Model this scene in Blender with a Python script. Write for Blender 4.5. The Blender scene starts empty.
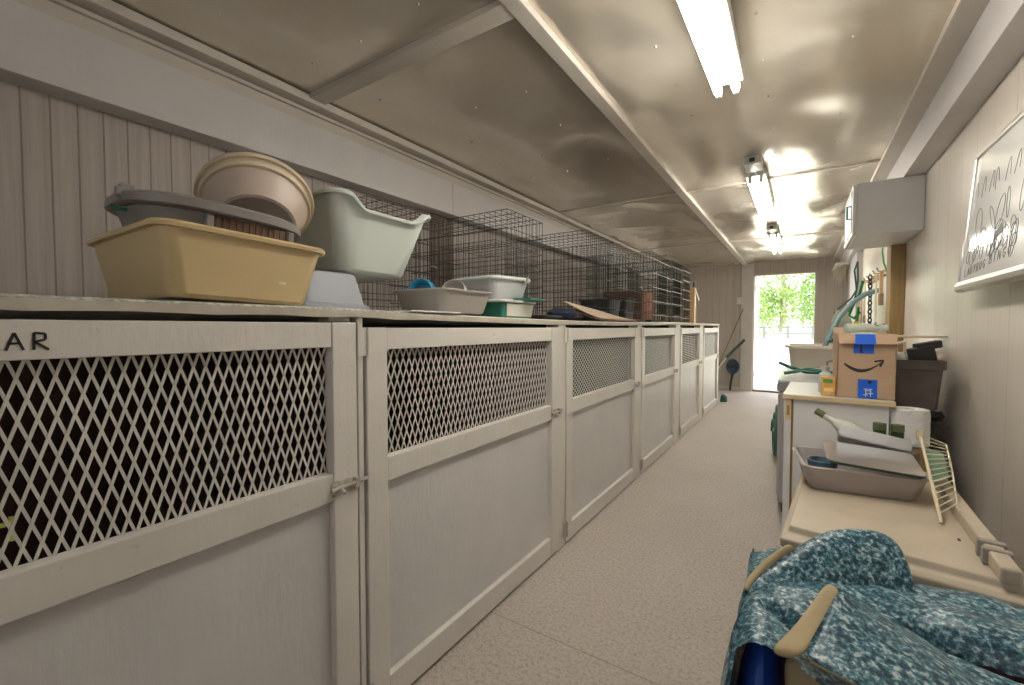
import bpy, bmesh, math, random
from mathutils import Vector, Matrix, noise
random.seed(7)
PI = math.pi
C = bpy.context.scene.collection
SC = bpy.context.scene

# ------------------------------------------------------------------ materials
def nodes(name):
    m = bpy.data.materials.new(name); m.use_nodes = True
    nt = m.node_tree
    return m, nt, nt.nodes['Principled BSDF']
def N(nt, t, **kw):
    n = nt.nodes.new(t)
    for k, v in kw.items(): setattr(n, k, v)
    return n
def rgba(c): return (c[0], c[1], c[2], 1)
def ramp(nt, fac, stops):
    r = N(nt, 'ShaderNodeValToRGB'); e = r.color_ramp.elements
    while len(e) < len(stops): e.new(.5)
    for q, (p, c) in zip(e, stops): q.position = p; q.color = rgba(c)
    nt.links.new(fac, r.inputs['Fac']); return r.outputs['Color']
def tex(nt, scale, detail=4, rough=.55, stretch=None, dist=0):
    tc = N(nt, 'ShaderNodeTexCoord'); o = tc.outputs['Object']
    if stretch:
        mp = N(nt, 'ShaderNodeMapping'); mp.inputs['Scale'].default_value = stretch
        nt.links.new(o, mp.inputs['Vector']); o = mp.outputs['Vector']
    n = N(nt, 'ShaderNodeTexNoise'); nt.links.new(o, n.inputs['Vector'])
    n.inputs['Scale'].default_value = scale; n.inputs['Detail'].default_value = detail
    n.inputs['Roughness'].default_value = rough; n.inputs['Distortion'].default_value = dist
    return n.outputs['Fac']
def bump(nt, b, h, strength, dist=.01):
    n = N(nt, 'ShaderNodeBump'); n.inputs['Strength'].default_value = strength
    n.inputs['Distance'].default_value = dist
    nt.links.new(h, n.inputs['Height']); nt.links.new(n.outputs['Normal'], b.inputs['Normal'])
def mix(nt, fac, a, b):
    m = N(nt, 'ShaderNodeMix', data_type='RGBA')
    for s, v in ((m.inputs[0], fac), (m.inputs[6], a), (m.inputs[7], b)):
        if isinstance(v, (float, int)): s.default_value = v
        elif isinstance(v, tuple): s.default_value = rgba(v)
        else: nt.links.new(v, s)
    return m.outputs[2]
def M(name, c, r=.5, metal=0, c2=None, scale=8, lo=.35, hi=.7, bmp=0, bscale=60, stretch=None, detail=5, spec=None):
    m, nt, b = nodes(name)
    b.inputs['Roughness'].default_value = r; b.inputs['Metallic'].default_value = metal
    if spec is not None: b.inputs['Specular IOR Level'].default_value = spec
    if c2:
        nt.links.new(ramp(nt, tex(nt, scale, detail, stretch=stretch), [(lo, c), (hi, c2)]), b.inputs['Base Color'])
    else:
        f = tex(nt, 3.0, 3)
        nt.links.new(ramp(nt, f, [(.2, tuple(x*.95 for x in c)), (.8, tuple(min(1, x*1.04) for x in c))]), b.inputs['Base Color'])
    if bmp: bump(nt, b, tex(nt, bscale, 4), bmp)
    return m
def paint(name, c, dirt, r=.5, amt=.62):
    """old brushed paint with scuffs"""
    m, nt, b = nodes(name)
    base = ramp(nt, tex(nt, 5, 4), [(.3, tuple(x*.93 for x in c)), (.7, c)])
    f = tex(nt, 38, 8, .7)
    msk = ramp(nt, f, [(amt, (0, 0, 0)), (amt+.09, (1, 1, 1))])
    mm = N(nt, 'ShaderNodeMath', operation='MULTIPLY'); mm.inputs[1].default_value = .55
    nt.links.new(msk, mm.inputs[0])
    nt.links.new(mix(nt, mm.outputs[0], base, dirt), b.inputs['Base Color'])
    b.inputs['Roughness'].default_value = r
    bump(nt, b, tex(nt, 24, 5, .6, (3, 3, .6)), .12, .01)
    return m
def panelling(name, axis, period, c, c2, groove, w=.04, rough=.5, streak=1.0, gstr=.6):
    """sheet panelling: vertical grooves every `period` metres along an axis, faint grain"""
    m, nt, b = nodes(name)
    tc = N(nt, 'ShaderNodeTexCoord'); sp = N(nt, 'ShaderNodeSeparateXYZ')
    nt.links.new(tc.outputs['Object'], sp.inputs[0])
    d = N(nt, 'ShaderNodeMath', operation='DIVIDE'); d.inputs[1].default_value = period
    nt.links.new(sp.outputs[axis], d.inputs[0])
    fr = N(nt, 'ShaderNodeMath', operation='FRACT'); nt.links.new(d.outputs[0], fr.inputs[0])
    s = N(nt, 'ShaderNodeMath', operation='SUBTRACT'); s.inputs[1].default_value = .5; nt.links.new(fr.outputs[0], s.inputs[0])
    ab = N(nt, 'ShaderNodeMath', operation='ABSOLUTE'); nt.links.new(s.outputs[0], ab.inputs[0])
    g = N(nt, 'ShaderNodeMapRange'); g.inputs[1].default_value = .5-w; g.inputs[2].default_value = .5-w*.35
    nt.links.new(ab.outputs[0], g.inputs[0])
    st = (14, 14, .35)
    grain = ramp(nt, tex(nt, 3.2*streak, 7, .65, st), [(.3, c), (.72, c2)])
    gm = N(nt, 'ShaderNodeMath', operation='MULTIPLY'); gm.inputs[1].default_value = gstr
    nt.links.new(g.outputs[0], gm.inputs[0])
    nt.links.new(mix(nt, gm.outputs[0], grain, groove), b.inputs['Base Color'])
    inv = N(nt, 'ShaderNodeMath', operation='SUBTRACT'); inv.inputs[0].default_value = 1
    nt.links.new(g.outputs[0], inv.inputs[1])
    bump(nt, b, inv.outputs[0], .5, .006)
    b.inputs['Roughness'].default_value = rough
    return m
def emit(name, c, s):
    m, nt, b = nodes(name)
    b.inputs['Base Color'].default_value = rgba(c)
    b.inputs['Emission Color'].default_value = rgba(c); b.inputs['Emission Strength'].default_value = s
    return m

WHITE = paint('white_gate_paint', (.66, .63, .58), (.30, .26, .20), .45)
WHITE2 = paint('white_panel_paint', (.60, .59, .575), (.42, .40, .36), .42, .70)
MESHP = M('painted_mesh', (.60, .565, .52), .45)
MESHG = M('galvanised_mesh', (.62, .62, .58), .4, .3)
BEAM = paint('beam_paint', (.60, .575, .56), (.40, .36, .32), .5, .70)
BATTEN = paint('batten_paint', (.55, .50, .44), (.38, .33, .28), .5, .66)
WALLL = panelling('left_panelling', 1, .0672, (.335, .29, .255), (.47, .415, .375), (.18, .15, .125), .05, .6, 1, .7)
WALLE = panelling('end_panelling', 0, .11, (.46, .405, .355), (.56, .505, .45), (.32, .27, .23), .04, .6)
WALLR = panelling('right_panelling', 1, .20, (.70, .64, .56), (.78, .725, .645), (.42, .37, .30), .012, .28, 1, .6)
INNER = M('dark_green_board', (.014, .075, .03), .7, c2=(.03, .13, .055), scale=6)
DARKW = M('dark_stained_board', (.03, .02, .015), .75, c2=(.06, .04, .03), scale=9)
BROWNB = M('brown_board', (.13, .09, .065), .6, c2=(.2, .15, .11), scale=5, stretch=(8, 8, .6))
TOPM = M('speckled_vinyl', (.33, .34, .31), .5, c2=(.62, .63, .58), scale=90, lo=.42, hi=.58)
TAN = M('tan_plastic', (.60, .46, .25), .38)
GREYP = M('grey_plastic', (.235, .215, .205), .4)
PANGREY = M('warm_grey_plastic', (.40, .37, .335), .4)
BROWNP = M('brown_stained_plastic', (.17, .085, .045), .6, c2=(.085, .05, .03), scale=14, stretch=(2, 2, .4))
CREAM = M('cream_plastic', (.56, .47, .37), .35)
CREAMRIM = M('cream_rim_plastic', (.62, .51, .36), .35)
TOTE = M('pale_green_plastic', (.58, .62, .58), .3)
BLUEGREY = M('blue_grey_plastic', (.31, .33, .37), .45)
BLUE = M('blue_plastic', (.03, .28, .46), .35)
GREENB = M('green_plastic', (.015, .14, .09), .45, c2=(.03, .2, .14), scale=30)
PALE = M('pale_plastic', (.62, .63, .60), .4)
LABELW = M('cream_label', (.66, .66, .58), .5)
WIRE = M('black_wire', (.035, .04, .035), .4, .5)
WIRED = M('dark_wire', (.05, .045, .04), .4, .4)
BLACKP = M('black_plastic', (.02, .022, .022), .45)
BRASS = M('old_brass', (.45, .36, .22), .4, .7)
STEEL = M('dull_steel', (.48, .46, .43), .35, .8)
CARD = M('cardboard', (.47, .325, .215), .75, c2=(.52, .365, .245), scale=4, stretch=(1, 1, 8))
CARDD = M('pale_cardboard', (.55, .43, .32), .8)
TAPE = M('blue_tape', (.015, .13, .70), .35)
INK = M('dark_ink', (.02, .018, .015), .6)
NAVY = M('navy_cloth', (.012, .02, .05), .9, bmp=.4, bscale=120)
TIMBER = M('raw_timber', (.50, .33, .15), .6, c2=(.62, .45, .24), scale=5, stretch=(10, 10, .6))
TIMBERD = M('aged_timber', (.24, .15, .06), .6, c2=(.36, .24, .10), scale=5, stretch=(10, 10, .6))
LAMW = M('white_laminate', (.72, .72, .72), .3)
EDGE = M('light_wood_edging', (.62, .48, .28), .45, c2=(.7, .56, .35), scale=6, stretch=(.6, 8, 8))
FREEZ = M('grey_enamel', (.42, .41, .41), .3)
FREEZD = M('grey_trim', (.27, .27, .28), .4)
FREEZT = M('white_enamel', (.72, .72, .72), .2)
CHEST = M('beige_resin', (.47, .40, .305), .5, c2=(.54, .46, .36), scale=7)
CHESTG = M('grey_resin', (.30, .27, .24), .5)
SINKM = M('cream_sink_plastic', (.72, .66, .56), .35)
HOSEG = M('grey_teal_hose', (.17, .27, .29), .4)
HOSEC = M('green_hose', (.03, .11, .085), .4)
ALU = M('aluminium', (.62, .60, .57), .28, .9)
BAKE = M('worn_baking_steel', (.40, .36, .32), .30, .65, c2=(.27, .24, .21), scale=22)
BINB = M('dark_brown_plastic', (.13, .105, .098), .5, c2=(.18, .145, .135), scale=14)
PAPER = M('white_paper', (.74, .73, .70), .85, bmp=.3, bscale=30)
CREAMW = M('cream_coated_wire', (.68, .60, .42), .4)
PLATEW = M('board_white', (.78, .78, .76), .12)
GLASSG = M('pale_green_glass', (.25, .30, .16), .15)
YELLOW = M('yellow_print', (.80, .55, .10), .5, c2=(.62, .18, .10), scale=22)
ROPEG = M('green_webbing', (.015, .20, .05), .6)
ROPEY = M('yellow_webbing', (.70, .58, .22), .6)
ROPEW = M('cream_rope', (.62, .56, .38), .8, bmp=.3, bscale=200)
MOPC = M('mop_yarn', (.34, .37, .30), .9, c2=(.2, .14, .12), scale=30)
BLUEP = M('navy_plastic', (.035, .075, .13), .4)
MAROON = M('maroon_cloth', (.03, .012, .018), .95, c2=(.09, .015, .03), scale=140, lo=.4, hi=.75, bmp=.3, bscale=150)
BAGB = M('blue_nylon', (.03, .13, .60), .35, c2=(.02, .05, .25), scale=9)
FOAM = M('tan_foam_backing', (.50, .40, .24), .8)
TUBE = emit('lamp_tube', (1, .96, .88), 30)
LAMPW = M('lamp_enamel', (.66, .66, .62), .35)

def ceiling_mat():
    m, nt, b = nodes('sheet_metal')
    b.inputs['Metallic'].default_value = .6
    nt.links.new(ramp(nt, tex(nt, 1.6, 5), [(.3, (.67, .605, .51)), (.7, (.76, .70, .61))]), b.inputs['Base Color'])
    b.inputs['Roughness'].default_value = .23
    return m
def floor_mat():
    m, nt, b = nodes('trowelled_concrete')
    big = ramp(nt, tex(nt, 1.3, 5, .6), [(.3, (.34, .29, .245)), (.7, (.47, .41, .365))])
    fine = ramp(nt, tex(nt, 75, 8, .8), [(.36, (.17, .14, .115)), (.53, (.58, .525, .475))])
    col = mix(nt, .5, big, fine)
    st = ramp(nt, tex(nt, 2.6, 6, .65), [(.62, (0, 0, 0)), (.72, (1, 1, 1))])
    sm = N(nt, 'ShaderNodeMath', operation='MULTIPLY'); sm.inputs[1].default_value = .35; nt.links.new(st, sm.inputs[0])
    col = mix(nt, sm.outputs[0], col, (.40, .35, .24))
    tc = N(nt, 'ShaderNodeTexCoord'); sp = N(nt, 'ShaderNodeSeparateXYZ'); nt.links.new(tc.outputs['Object'], sp.inputs[0])
    prev = None
    for y in (1.35, 3.77, 6.2):
        a = N(nt, 'ShaderNodeMath', operation='SUBTRACT'); a.inputs[1].default_value = y; nt.links.new(sp.outputs[1], a.inputs[0])
        q = N(nt, 'ShaderNodeMath', operation='ABSOLUTE'); nt.links.new(a.outputs[0], q.inputs[0])
        l = N(nt, 'ShaderNodeMath', operation='LESS_THAN'); l.inputs[1].default_value = .0028; nt.links.new(q.outputs[0], l.inputs[0])
        if prev is None: prev = l.outputs[0]
        else:
            mx = N(nt, 'ShaderNodeMath', operation='MAXIMUM'); nt.links.new(prev, mx.inputs[0]); nt.links.new(l.outputs[0], mx.inputs[1]); prev = mx.outputs[0]
    half = N(nt, 'ShaderNodeMath', operation='MULTIPLY'); half.inputs[1].default_value = .5; nt.links.new(prev, half.inputs[0])
    nt.links.new(mix(nt, half.outputs[0], col, (.16, .13, .11)), b.inputs['Base Color'])
    b.inputs['Roughness'].default_value = .62
    bump(nt, b, tex(nt, 80, 8, .8), .6, .005)
    return m
def cloth_mat():
    m, nt, b = nodes('teal_speckled_vinyl_cloth')
    f = tex(nt, 108, 3, .6, dist=.25)
    a = ramp(nt, f, [(.38, (.006, .028, .05)), (.47, (.02, .105, .15)), (.55, (.11, .24, .29)), (.65, (.50, .55, .57))])
    nt.links.new(a, b.inputs['Base Color']); b.inputs['Roughness'].default_value = .38
    bump(nt, b, tex(nt, 16, 3), .12, .01)
    return m
def leaf_mat(name, a, c):
    m, nt, b = nodes(name)
    nt.links.new(ramp(nt, tex(nt, 1.6, 4), [(.3, a), (.7, c)]), b.inputs['Base Color'])
    b.inputs['Roughness'].default_value = .6
    return m
CEIL, FLOOR, CLOTH = ceiling_mat(), floor_mat(), cloth_mat()
LEAF1 = leaf_mat('light_leaves', (.15, .27, .06), (.34, .46, .15))
LEAF2 = leaf_mat('mid_leaves', (.09, .20, .04), (.24, .37, .10))
BARK = M('bark', (.30, .27, .22), .9)
GROUND = M('pale_gravel', (.62, .60, .52), .9, c2=(.50, .54, .36), scale=.5)
FENCEM = M('grey_fence_paint', (.10, .115, .11), .7)

# ------------------------------------------------------------------ mesh helper
class MB:
    def __init__(s): s.v, s.f = [], []
    def add(s, v, f):
        o = len(s.v); s.v += [tuple(p) for p in v]; s.f += [tuple(i+o for i in q) for q in f]; return s
    def box(s, a, b, rot=None, piv=None):
        x0, y0, z0 = (min(a[i], b[i]) for i in range(3)); x1, y1, z1 = (max(a[i], b[i]) for i in range(3))
        v = [Vector(p) for p in ((x0, y0, z0), (x1, y0, z0), (x1, y1, z0), (x0, y1, z0), (x0, y0, z1), (x1, y0, z1), (x1, y1, z1), (x0, y1, z1))]
        if rot is not None:
            p = Vector(piv) if piv else Vector(((x0+x1)/2, (y0+y1)/2, (z0+z1)/2)); v = [rot @ (q-p)+p for q in v]
        return s.add(v, [(0, 3, 2, 1), (4, 5, 6, 7), (0, 1, 5, 4), (1, 2, 6, 5), (2, 3, 7, 6), (3, 0, 4, 7)])
    def rings(s, rr, cap0=True, cap1=True, closed=True):
        n = len(rr[0]); v = [p for r in rr for p in r]; f = []
        for i in range(len(rr)-1):
            for j in range(n if closed else n-1):
                k = (j+1) % n; f.append((i*n+j, i*n+k, (i+1)*n+k, (i+1)*n+j))
        if cap0: f.append(tuple(range(n-1, -1, -1)))
        if cap1: f.append(tuple((len(rr)-1)*n+j for j in range(n)))
        return s.add(v, f)
    def tube(s, path, r, n=8, caps=True):
        P = [Vector(p) for p in path]; R = r if isinstance(r, (list, tuple)) else [r]*len(P)
        rr = []; up = None
        for i, p in enumerate(P):
            t = (P[min(i+1, len(P)-1)]-P[max(i-1, 0)])
            if t.length < 1e-9: t = Vector((0, 0, 1))
            t.normalize()
            if up is None: up = Vector((0, 0, 1)) if abs(t.z) < .9 else Vector((1, 0, 0))
            a = t.cross(up)
            if a.length < 1e-6: a = t.cross(Vector((0, 1, 0)))
            a.normalize(); b = a.cross(t).normalized(); up = b
            rr.append([p+R[i]*(math.cos(2*PI*k/n)*a+math.sin(2*PI*k/n)*b) for k in range(n)])
        return s.rings(rr, caps, caps)
    def lathe(s, prof, n=32, c=(0, 0, 0), sx=1, sy=1, mat=None):
        rr = []
        for r, z in prof:
            ring = [Vector((c[0]+r*sx*math.cos(2*PI*k/n), c[1]+r*sy*math.sin(2*PI*k/n), c[2]+z)) for k in range(n)]
            rr.append([mat @ p for p in ring] if mat else ring)
        return s.rings(rr, True, True)
    def prism(s, pts, h, axis=2, base=0):
        """extrude a 2D outline along an axis"""
        def P(p, d):
            q = [0, 0, 0]; o = [i for i in range(3) if i != axis]; q[o[0]], q[o[1]], q[axis] = p[0], p[1], d; return q
        return s.rings([[P(p, base) for p in pts], [P(p, base+h) for p in pts]])
    def xf(s, m): s.v = [tuple(m @ Vector(p)) for p in s.v]; return s
    def build(s, name, mat, parent=None, smooth=False, bevel=0, seg=2, loc=None):
        me = bpy.data.meshes.new(name); me.from_pydata(s.v, [], s.f); me.validate(); me.update()
        bm = bmesh.new(); bm.from_mesh(me); bmesh.ops.recalc_face_normals(bm, faces=bm.faces[:]); bm.to_mesh(me); bm.free()
        me.materials.append(mat)
        if smooth:
            for p in me.polygons: p.use_smooth = True
            if hasattr(me, 'set_sharp_from_angle'): me.set_sharp_from_angle(angle=math.radians(38))
        o = bpy.data.objects.new(name, me); C.objects.link(o)
        if loc is not None: o.location = loc
        if parent: o.parent = parent
        if bevel:
            b = o.modifiers.new('edge', 'BEVEL'); b.width = bevel; b.segments = seg; b.limit_method = 'ANGLE'; b.angle_limit = math.radians(35)
        return o
def tag(o, label, cat, group=None):
    o['label'] = label; o['category'] = cat
    if group: o['group'] = group
    return o
def thing(name, label, cat, loc=(0, 0, 0), rz=0, group=None, rot=None):
    o = bpy.data.objects.new(name, None); C.objects.link(o); o.location = loc
    o.rotation_euler = rot if rot else (0, 0, rz)
    return tag(o, label, cat, group)
def struct(name, mb, mat, parent=None, **k):
    o = mb.build(name, mat, parent, **k)
    if not parent: o['kind'] = 'structure'
    return o
def copy_tree(o, parent=None):
    c = o.copy(); C.objects.link(c)
    if parent: c.parent = parent
    for ch in [q for q in o.children]: copy_tree(ch, c)
    return c
def rrect(w, d, r, n=5, cx=0, cy=0, z=0):
    """rounded rectangle ring"""
    p = []
    for qx, qy, a0 in ((1, 1, 0), (-1, 1, PI/2), (-1, -1, PI), (1, -1, 1.5*PI)):
        for i in range(n+1):
            a = a0+PI/2*i/n
            p.append((cx+qx*(w/2-r)+r*math.cos(a), cy+qy*(d/2-r)+r*math.sin(a), z))
    return p
def tub(w0, d0, w1, d1, h, r, t=.004, rim=.014, rh=.012, floor_t=.006, lip=True):
    """open moulded tub: outer wall, rolled rim, inner wall, floor"""
    R = []
    R.append(rrect(w0-.02, d0-.02, max(r-.01, .004), z=0)); R.append(rrect(w0, d0, r, z=.008))
    R.append(rrect(w1, d1, r, z=h-rh))
    if lip:
        R.append(rrect(w1+2*rim, d1+2*rim, r+rim, z=h-rh)); R.append(rrect(w1+2*rim+.003, d1+2*rim+.003, r+rim, z=h-rh*.4)); R.append(rrect(w1+2*rim-.004, d1+2*rim-.004, r+rim-.002, z=h))
    else:
        R.append(rrect(w1, d1, r, z=h))
    R.append(rrect(w1-2*t, d1-2*t, r, z=h-.001)); R.append(rrect(w0-2*t, d0-2*t, r, z=floor_t+.01)); R.append(rrect(w0-.03, d0-.03, max(r-.012, .004), z=floor_t))
    return MB().rings(R)

# ------------------------------------------------------------------ room shell
YE, YB = 8.6, -1.7          # end wall, wall behind the camera
XL, XR = -2.1, .6
ZC = 2.2
struct('floor', MB().box((XL-.1, YB-.1, -.1), (XR+.1, YE+.35, 0)), FLOOR)
struct('wall_left', MB().box((XL-.08, YB, 0), (XL, YE, ZC+.1)), WALLL)
struct('wall_right', MB().box((XR, YB, 0), (XR+.08, YE, ZC+.1)), WALLR)
# end wall with the doorway
DX0, DX1, DZ = -.665, .185, 1.98
e = MB().box((XL-.08, YE, 0), (DX0, YE+.12, ZC+.1)).box((DX1, YE, 0), (XR+.08, YE+.12, ZC+.1)).box((DX0, YE, DZ), (DX1, YE+.12, ZC+.1))
struct('wall_end', e, WALLE)
# wall behind the camera
b = MB().box((XL-.08, YB-.1, 0), (-.65, YB, ZC+.1)).box((-.1, YB-.1, 0), (XR+.08, YB, ZC+.1)).box((-.65, YB-.1, 1.95), (-.1, YB, ZC+.1)).box((-.65, YB-.1, 0), (-.1, YB, 1.15))  # unseen window opening, added to let soft fill light in from behind
struct('wall_back', b, WALLE)
# ceiling: nailed metal sheets, buckled between the nails
def sag(x, y):
    n = noise.noise(Vector((x*1.5, y*1.1, 3.3)))*.045+noise.noise(Vector((x*2.7+9, y*2.0, 1.7)))*.030+noise.noise(Vector((x*6.1+3, y*5.2, 5.7)))*.0055+.008
    return n
def ceil_grid():
    mb = MB(); dx, dy = .045, .045
    nx, ny = int((XR-XL)/dx), int((YE-YB)/dy)
    v = []
    for j in range(ny+1):
        for i in range(nx+1):
            x, y = XL+(XR-XL)*i/nx, YB+(YE-YB)*j/ny
            k = 1.0
            for yy in (-1.14, 1.3, 3.75, 6.2): k = min(k, abs(y-yy)/.25)
            for xx in (-2.0, -.8, .45): k = min(k, abs(x-xx)/.18)
            k = min(k, 1); q = min(1, .25+abs(x+.275)/.25)
            v.append((x, y, ZC-.004+max(-.03, sag(x, y))*(k*k*(3-2*k))*q))
    f = [(j*(nx+1)+i, j*(nx+1)+i+1, (j+1)*(nx+1)+i+1, (j+1)*(nx+1)+i) for j in range(ny) for i in range(nx)]
    mb.add(v, f)
    for j in range(28):                                                 # nail heads
        for xx in (-1.7, -1.4, -1.1, -.5, -.15, .15):
            y = -1+j*.35; z = ZC-.004+max(-.03, sag(xx, y))*.9*min(1, .25+abs(xx+.275)/.25)
            mb.box((xx-.004, y-.004, z-.004), (xx+.004, y+.004, z+.002))
    return mb
c = ceil_grid().build('ceiling', CEIL); c['kind'] = 'structure'
for p in c.data.polygons: p.use_smooth = True
struct('roof_slab', MB().box((XL-.3, YB-.3, ZC+.1), (XR+.3, YE+.3, ZC+.12)), BATTEN)
# beams along both sides (box beams under the ceiling)
bl = MB().box((XL, YB, 1.87), (-2.0, 2.318, 2.085)).box((XL, 2.322, 1.87), (-2.0, YE, 2.085))
struct('beam_left', bl, BEAM, bevel=.002)
struct('trim_1', MB().box((XL, YB, 2.085), (-2.012, YE, 2.2)).box((XL, YB, 2.135), (-1.995, YE, 2.15)), BATTEN)
struct('trim_2', MB().box((-2.02, YB, 2.155), (-1.94, YE, 2.19)), BATTEN, bevel=.002)
struct('beam_right', MB().box((.5, YB, 2.0), (XR, YE, 2.19)), BEAM, bevel=.002)
struct('trim_3', MB().box((.418, YB, 2.168), (.5, YE, 2.198)), BATTEN, bevel=.002)
struct('trim_4', MB().box((-.845, YB, 2.168), (-.785, YE, 2.198)), BATTEN, bevel=.003)      # centre batten
struct('trim_5', MB().box((-1.94, 1.235, 2.172), (-.845, 1.315, 2.198)), BATTEN, bevel=.003)  # thick cross batten
for k, y in enumerate((3.76, 6.24)):
    struct('trim_%d' % (6+k), MB().box((-1.94, y-.012, 2.186), (-.845, y+.012, 2.199)).box((-.785, y-.012, 2.186), (.418, y+.012, 2.199)), BATTEN)
struct('trim_8', MB().box((-.86, YE-.03, 0), (-.68, YE, ZC-.01)), WHITE, bevel=.003)        # wide post left of the door
struct('trim_9', MB().box((.19, YE-.02, 0), (.235, YE, DZ+.02)), BATTEN, bevel=.003)
struct('trim_10', MB().box((DX0-.02, YE-.012, DZ), (DX1+.02, YE, DZ+.03)), BATTEN, bevel=.003)
struct('trim_11', MB().box((.54, 6.55, 0), (XR, 7.35, 2.0)), M('grey_post_paint', (.42, .40, .38), .5), bevel=.004)
struct('baseboard_end', MB().box((XL, YE-.02, 0), (-.86, YE, .06)), WHITE)
struct('trim_12', MB().box((DX0, YE-.01, 0), (DX1, YE+.14, .025)), BROWNB)                     # threshold
# the open door, swung outward
d1 = MB().box((-.70, YE+.13, .03), (-.66, YE+.93, DZ-.02)).build('door_1', M('door_white', (.70, .69, .66), .4), bevel=.004); d1['kind'] = 'structure'
q = MB()
for z0, z1 in ((.2, .9), (1.05, 1.8)):
    q.box((-.664, YE+.25, z0), (-.652, YE+.28, z1)).box((-.664, YE+.78, z0), (-.652, YE+.81, z1)).box((-.664, YE+.25, z0), (-.652, YE+.81, z0+.03)).box((-.664, YE+.25, z1-.03), (-.652, YE+.81, z1))
q.build('door_moulding', LAMW, d1)
MB().tube([(-.66, YE+.86, .98), (-.61, YE+.86, .98)], .012).lathe([(.001, 0), (.02, .004), (.026, .02), (.02, .034), (.001, .038)], 12, mat=Matrix.Translation((-.62, YE+.86, .98)) @ Matrix.Rotation(PI/2, 4, 'Y')).build('door_knob', BRASS, d1, smooth=True)
for z in (.25, 1.75): MB().box((-.70, YE+.11, z), (-.655, YE+.14, z+.09)).build('hinge', BRASS, d1)

# ------------------------------------------------------------------ outdoors
gr = MB().rings([[(-40, y, z), (40, y, z), (40, y, z-.3), (-40, y, z-.3)] for y, z in ((YE+.35, -.06), (12, -.05), (19, .62), (24, .8), (70, .9))])
struct('ground', gr, GROUND)
struct('ground_step', MB().box((-1.6, YE+.35, -.058), (1.2, YE+1.6, -.03)), M('pale_concrete', (.6, .58, .54), .8))
def tree(x, y, h, w, mat, label, seed):
    rnd = random.Random(seed)
    t = thing('tree', label, 'tree', (x, y, .75), 0)
    cr = MB()
    blobs = [(rnd.uniform(-.35, .35)*w, rnd.uniform(-.3, .3)*w, h*rnd.uniform(.08, .9), w*rnd.uniform(.2, .34)) for _ in range(20)]
    for bx, by, bz, br in blobs:
        for _ in range(420):
            d = Vector((rnd.gauss(0, 1), rnd.gauss(0, 1), rnd.gauss(0, 1))).normalized()*br*rnd.uniform(.65, 1.05)
            p = Vector((bx, by, bz))+d; s = rnd.uniform(.035, .085)*w/3
            u = Vector((rnd.gauss(0, 1), rnd.gauss(0, 1), rnd.gauss(0, 1))).normalized(); w_ = u.cross(Vector((.3, .5, .8))).normalized()
            cr.add([p-u*s, p+w_*s*.6, p+u*s, p-w_*s*.6], [(0, 1, 2, 3)])
    cr.build('crown', mat, t)
    MB().tube([(0, 0, 0), (.05, 0, h*.3), (-.05, .05, h*.7)], [w*.05, w*.04, w*.015], 8).build('trunk', BARK, t, smooth=True)
TL = [(-2.5, 25, 5.0, 2.7, LEAF1, 'light green tree at the left of the doorway view'), (1.5, 25, 5.2, 2.7, LEAF2, 'darker green tree at the right edge of the doorway view'),
      (-.9, 31, 7.5, 3.8, LEAF1, 'tall light green tree in the middle of the doorway view, behind the two nearest trees'), (-4.6, 38, 8.5, 5.5, LEAF2, 'mid green tree far back behind the open door leaf'),
      (2.6, 39, 9.0, 5.5, LEAF1, 'pale green tree farthest back at the right of the doorway view')]
for i, (x, y, h, w, m_, l_) in enumerate(TL): tree(x, y, h, w, m_, l_, 11+i)
fn = thing('rail_fence', 'grey rail fence crossing below the trees outside the doorway', 'fence', (0, 20.2, .66))
for k in range(14):
    MB().box((-5.2+k*.8-.05, -.05, 0), (-5.2+k*.8+.05, .05, .52)).build('post', FENCEM, fn)
for z in (.18, .42): MB().box((-5.2, -.02, z), (5.2, .02, z+.06)).build('rail', FENCEM, fn)

# ------------------------------------------------------------------ kennels
GX = -.97
def cz(y):      # the worktop sags a little in the middle
    return 1.15-.014*max(0, 1-((y-2.4)/1.7)**2)
def seg_bar(mb, a, b, w, t, X, ext=.0):
    """flat bar between two (y,z) points in the plane X"""
    d = Vector((b[0]-a[0], b[1]-a[1])); n = Vector((-d.y, d.x)).normalized()*w/2
    e_ = d.normalized()*w*ext; a = (a[0]-e_.x, a[1]-e_.y); b = (b[0]+e_.x, b[1]+e_.y)
    pts = [(a[0]+n.x, a[1]+n.y), (b[0]+n.x, b[1]+n.y), (b[0]-n.x, b[1]-n.y), (a[0]-n.x, a[1]-n.y)]
    mb.rings([[(X-t/2, p[0], p[1]) for p in pts], [(X+t/2, p[0], p[1]) for p in pts]])
def lattice(y0, y1, z0, z1, py, pz, w, t, X):
    mb = MB(); ny = int(round((y1-y0)/py)); nz = int(round((z1-z0)/pz))
    dy, dz = (y1-y0)/ny, (z1-z0)/nz; h = z1-z0; run = h*dy/dz
    for sg, dx in ((1, .0007), (-1, -.0007)):          # two families of crossing strands, clipped to the opening
        for k in range(-nz-1, ny+nz+2):
            ya = y0+(k+.5)*dy; a, b = (ya, z0), (ya+sg*run, z1)
            t0, t1 = sorted(((y0-ya)/(sg*run), (y1-ya)/(sg*run))); t0, t1 = max(0, t0), min(1, t1)
            if t1-t0 < .01: continue
            seg_bar(mb, (ya+sg*run*t0, z0+h*t0), (ya+sg*run*t1, z0+h*t1), w, t, X+dx)
    return mb
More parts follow.
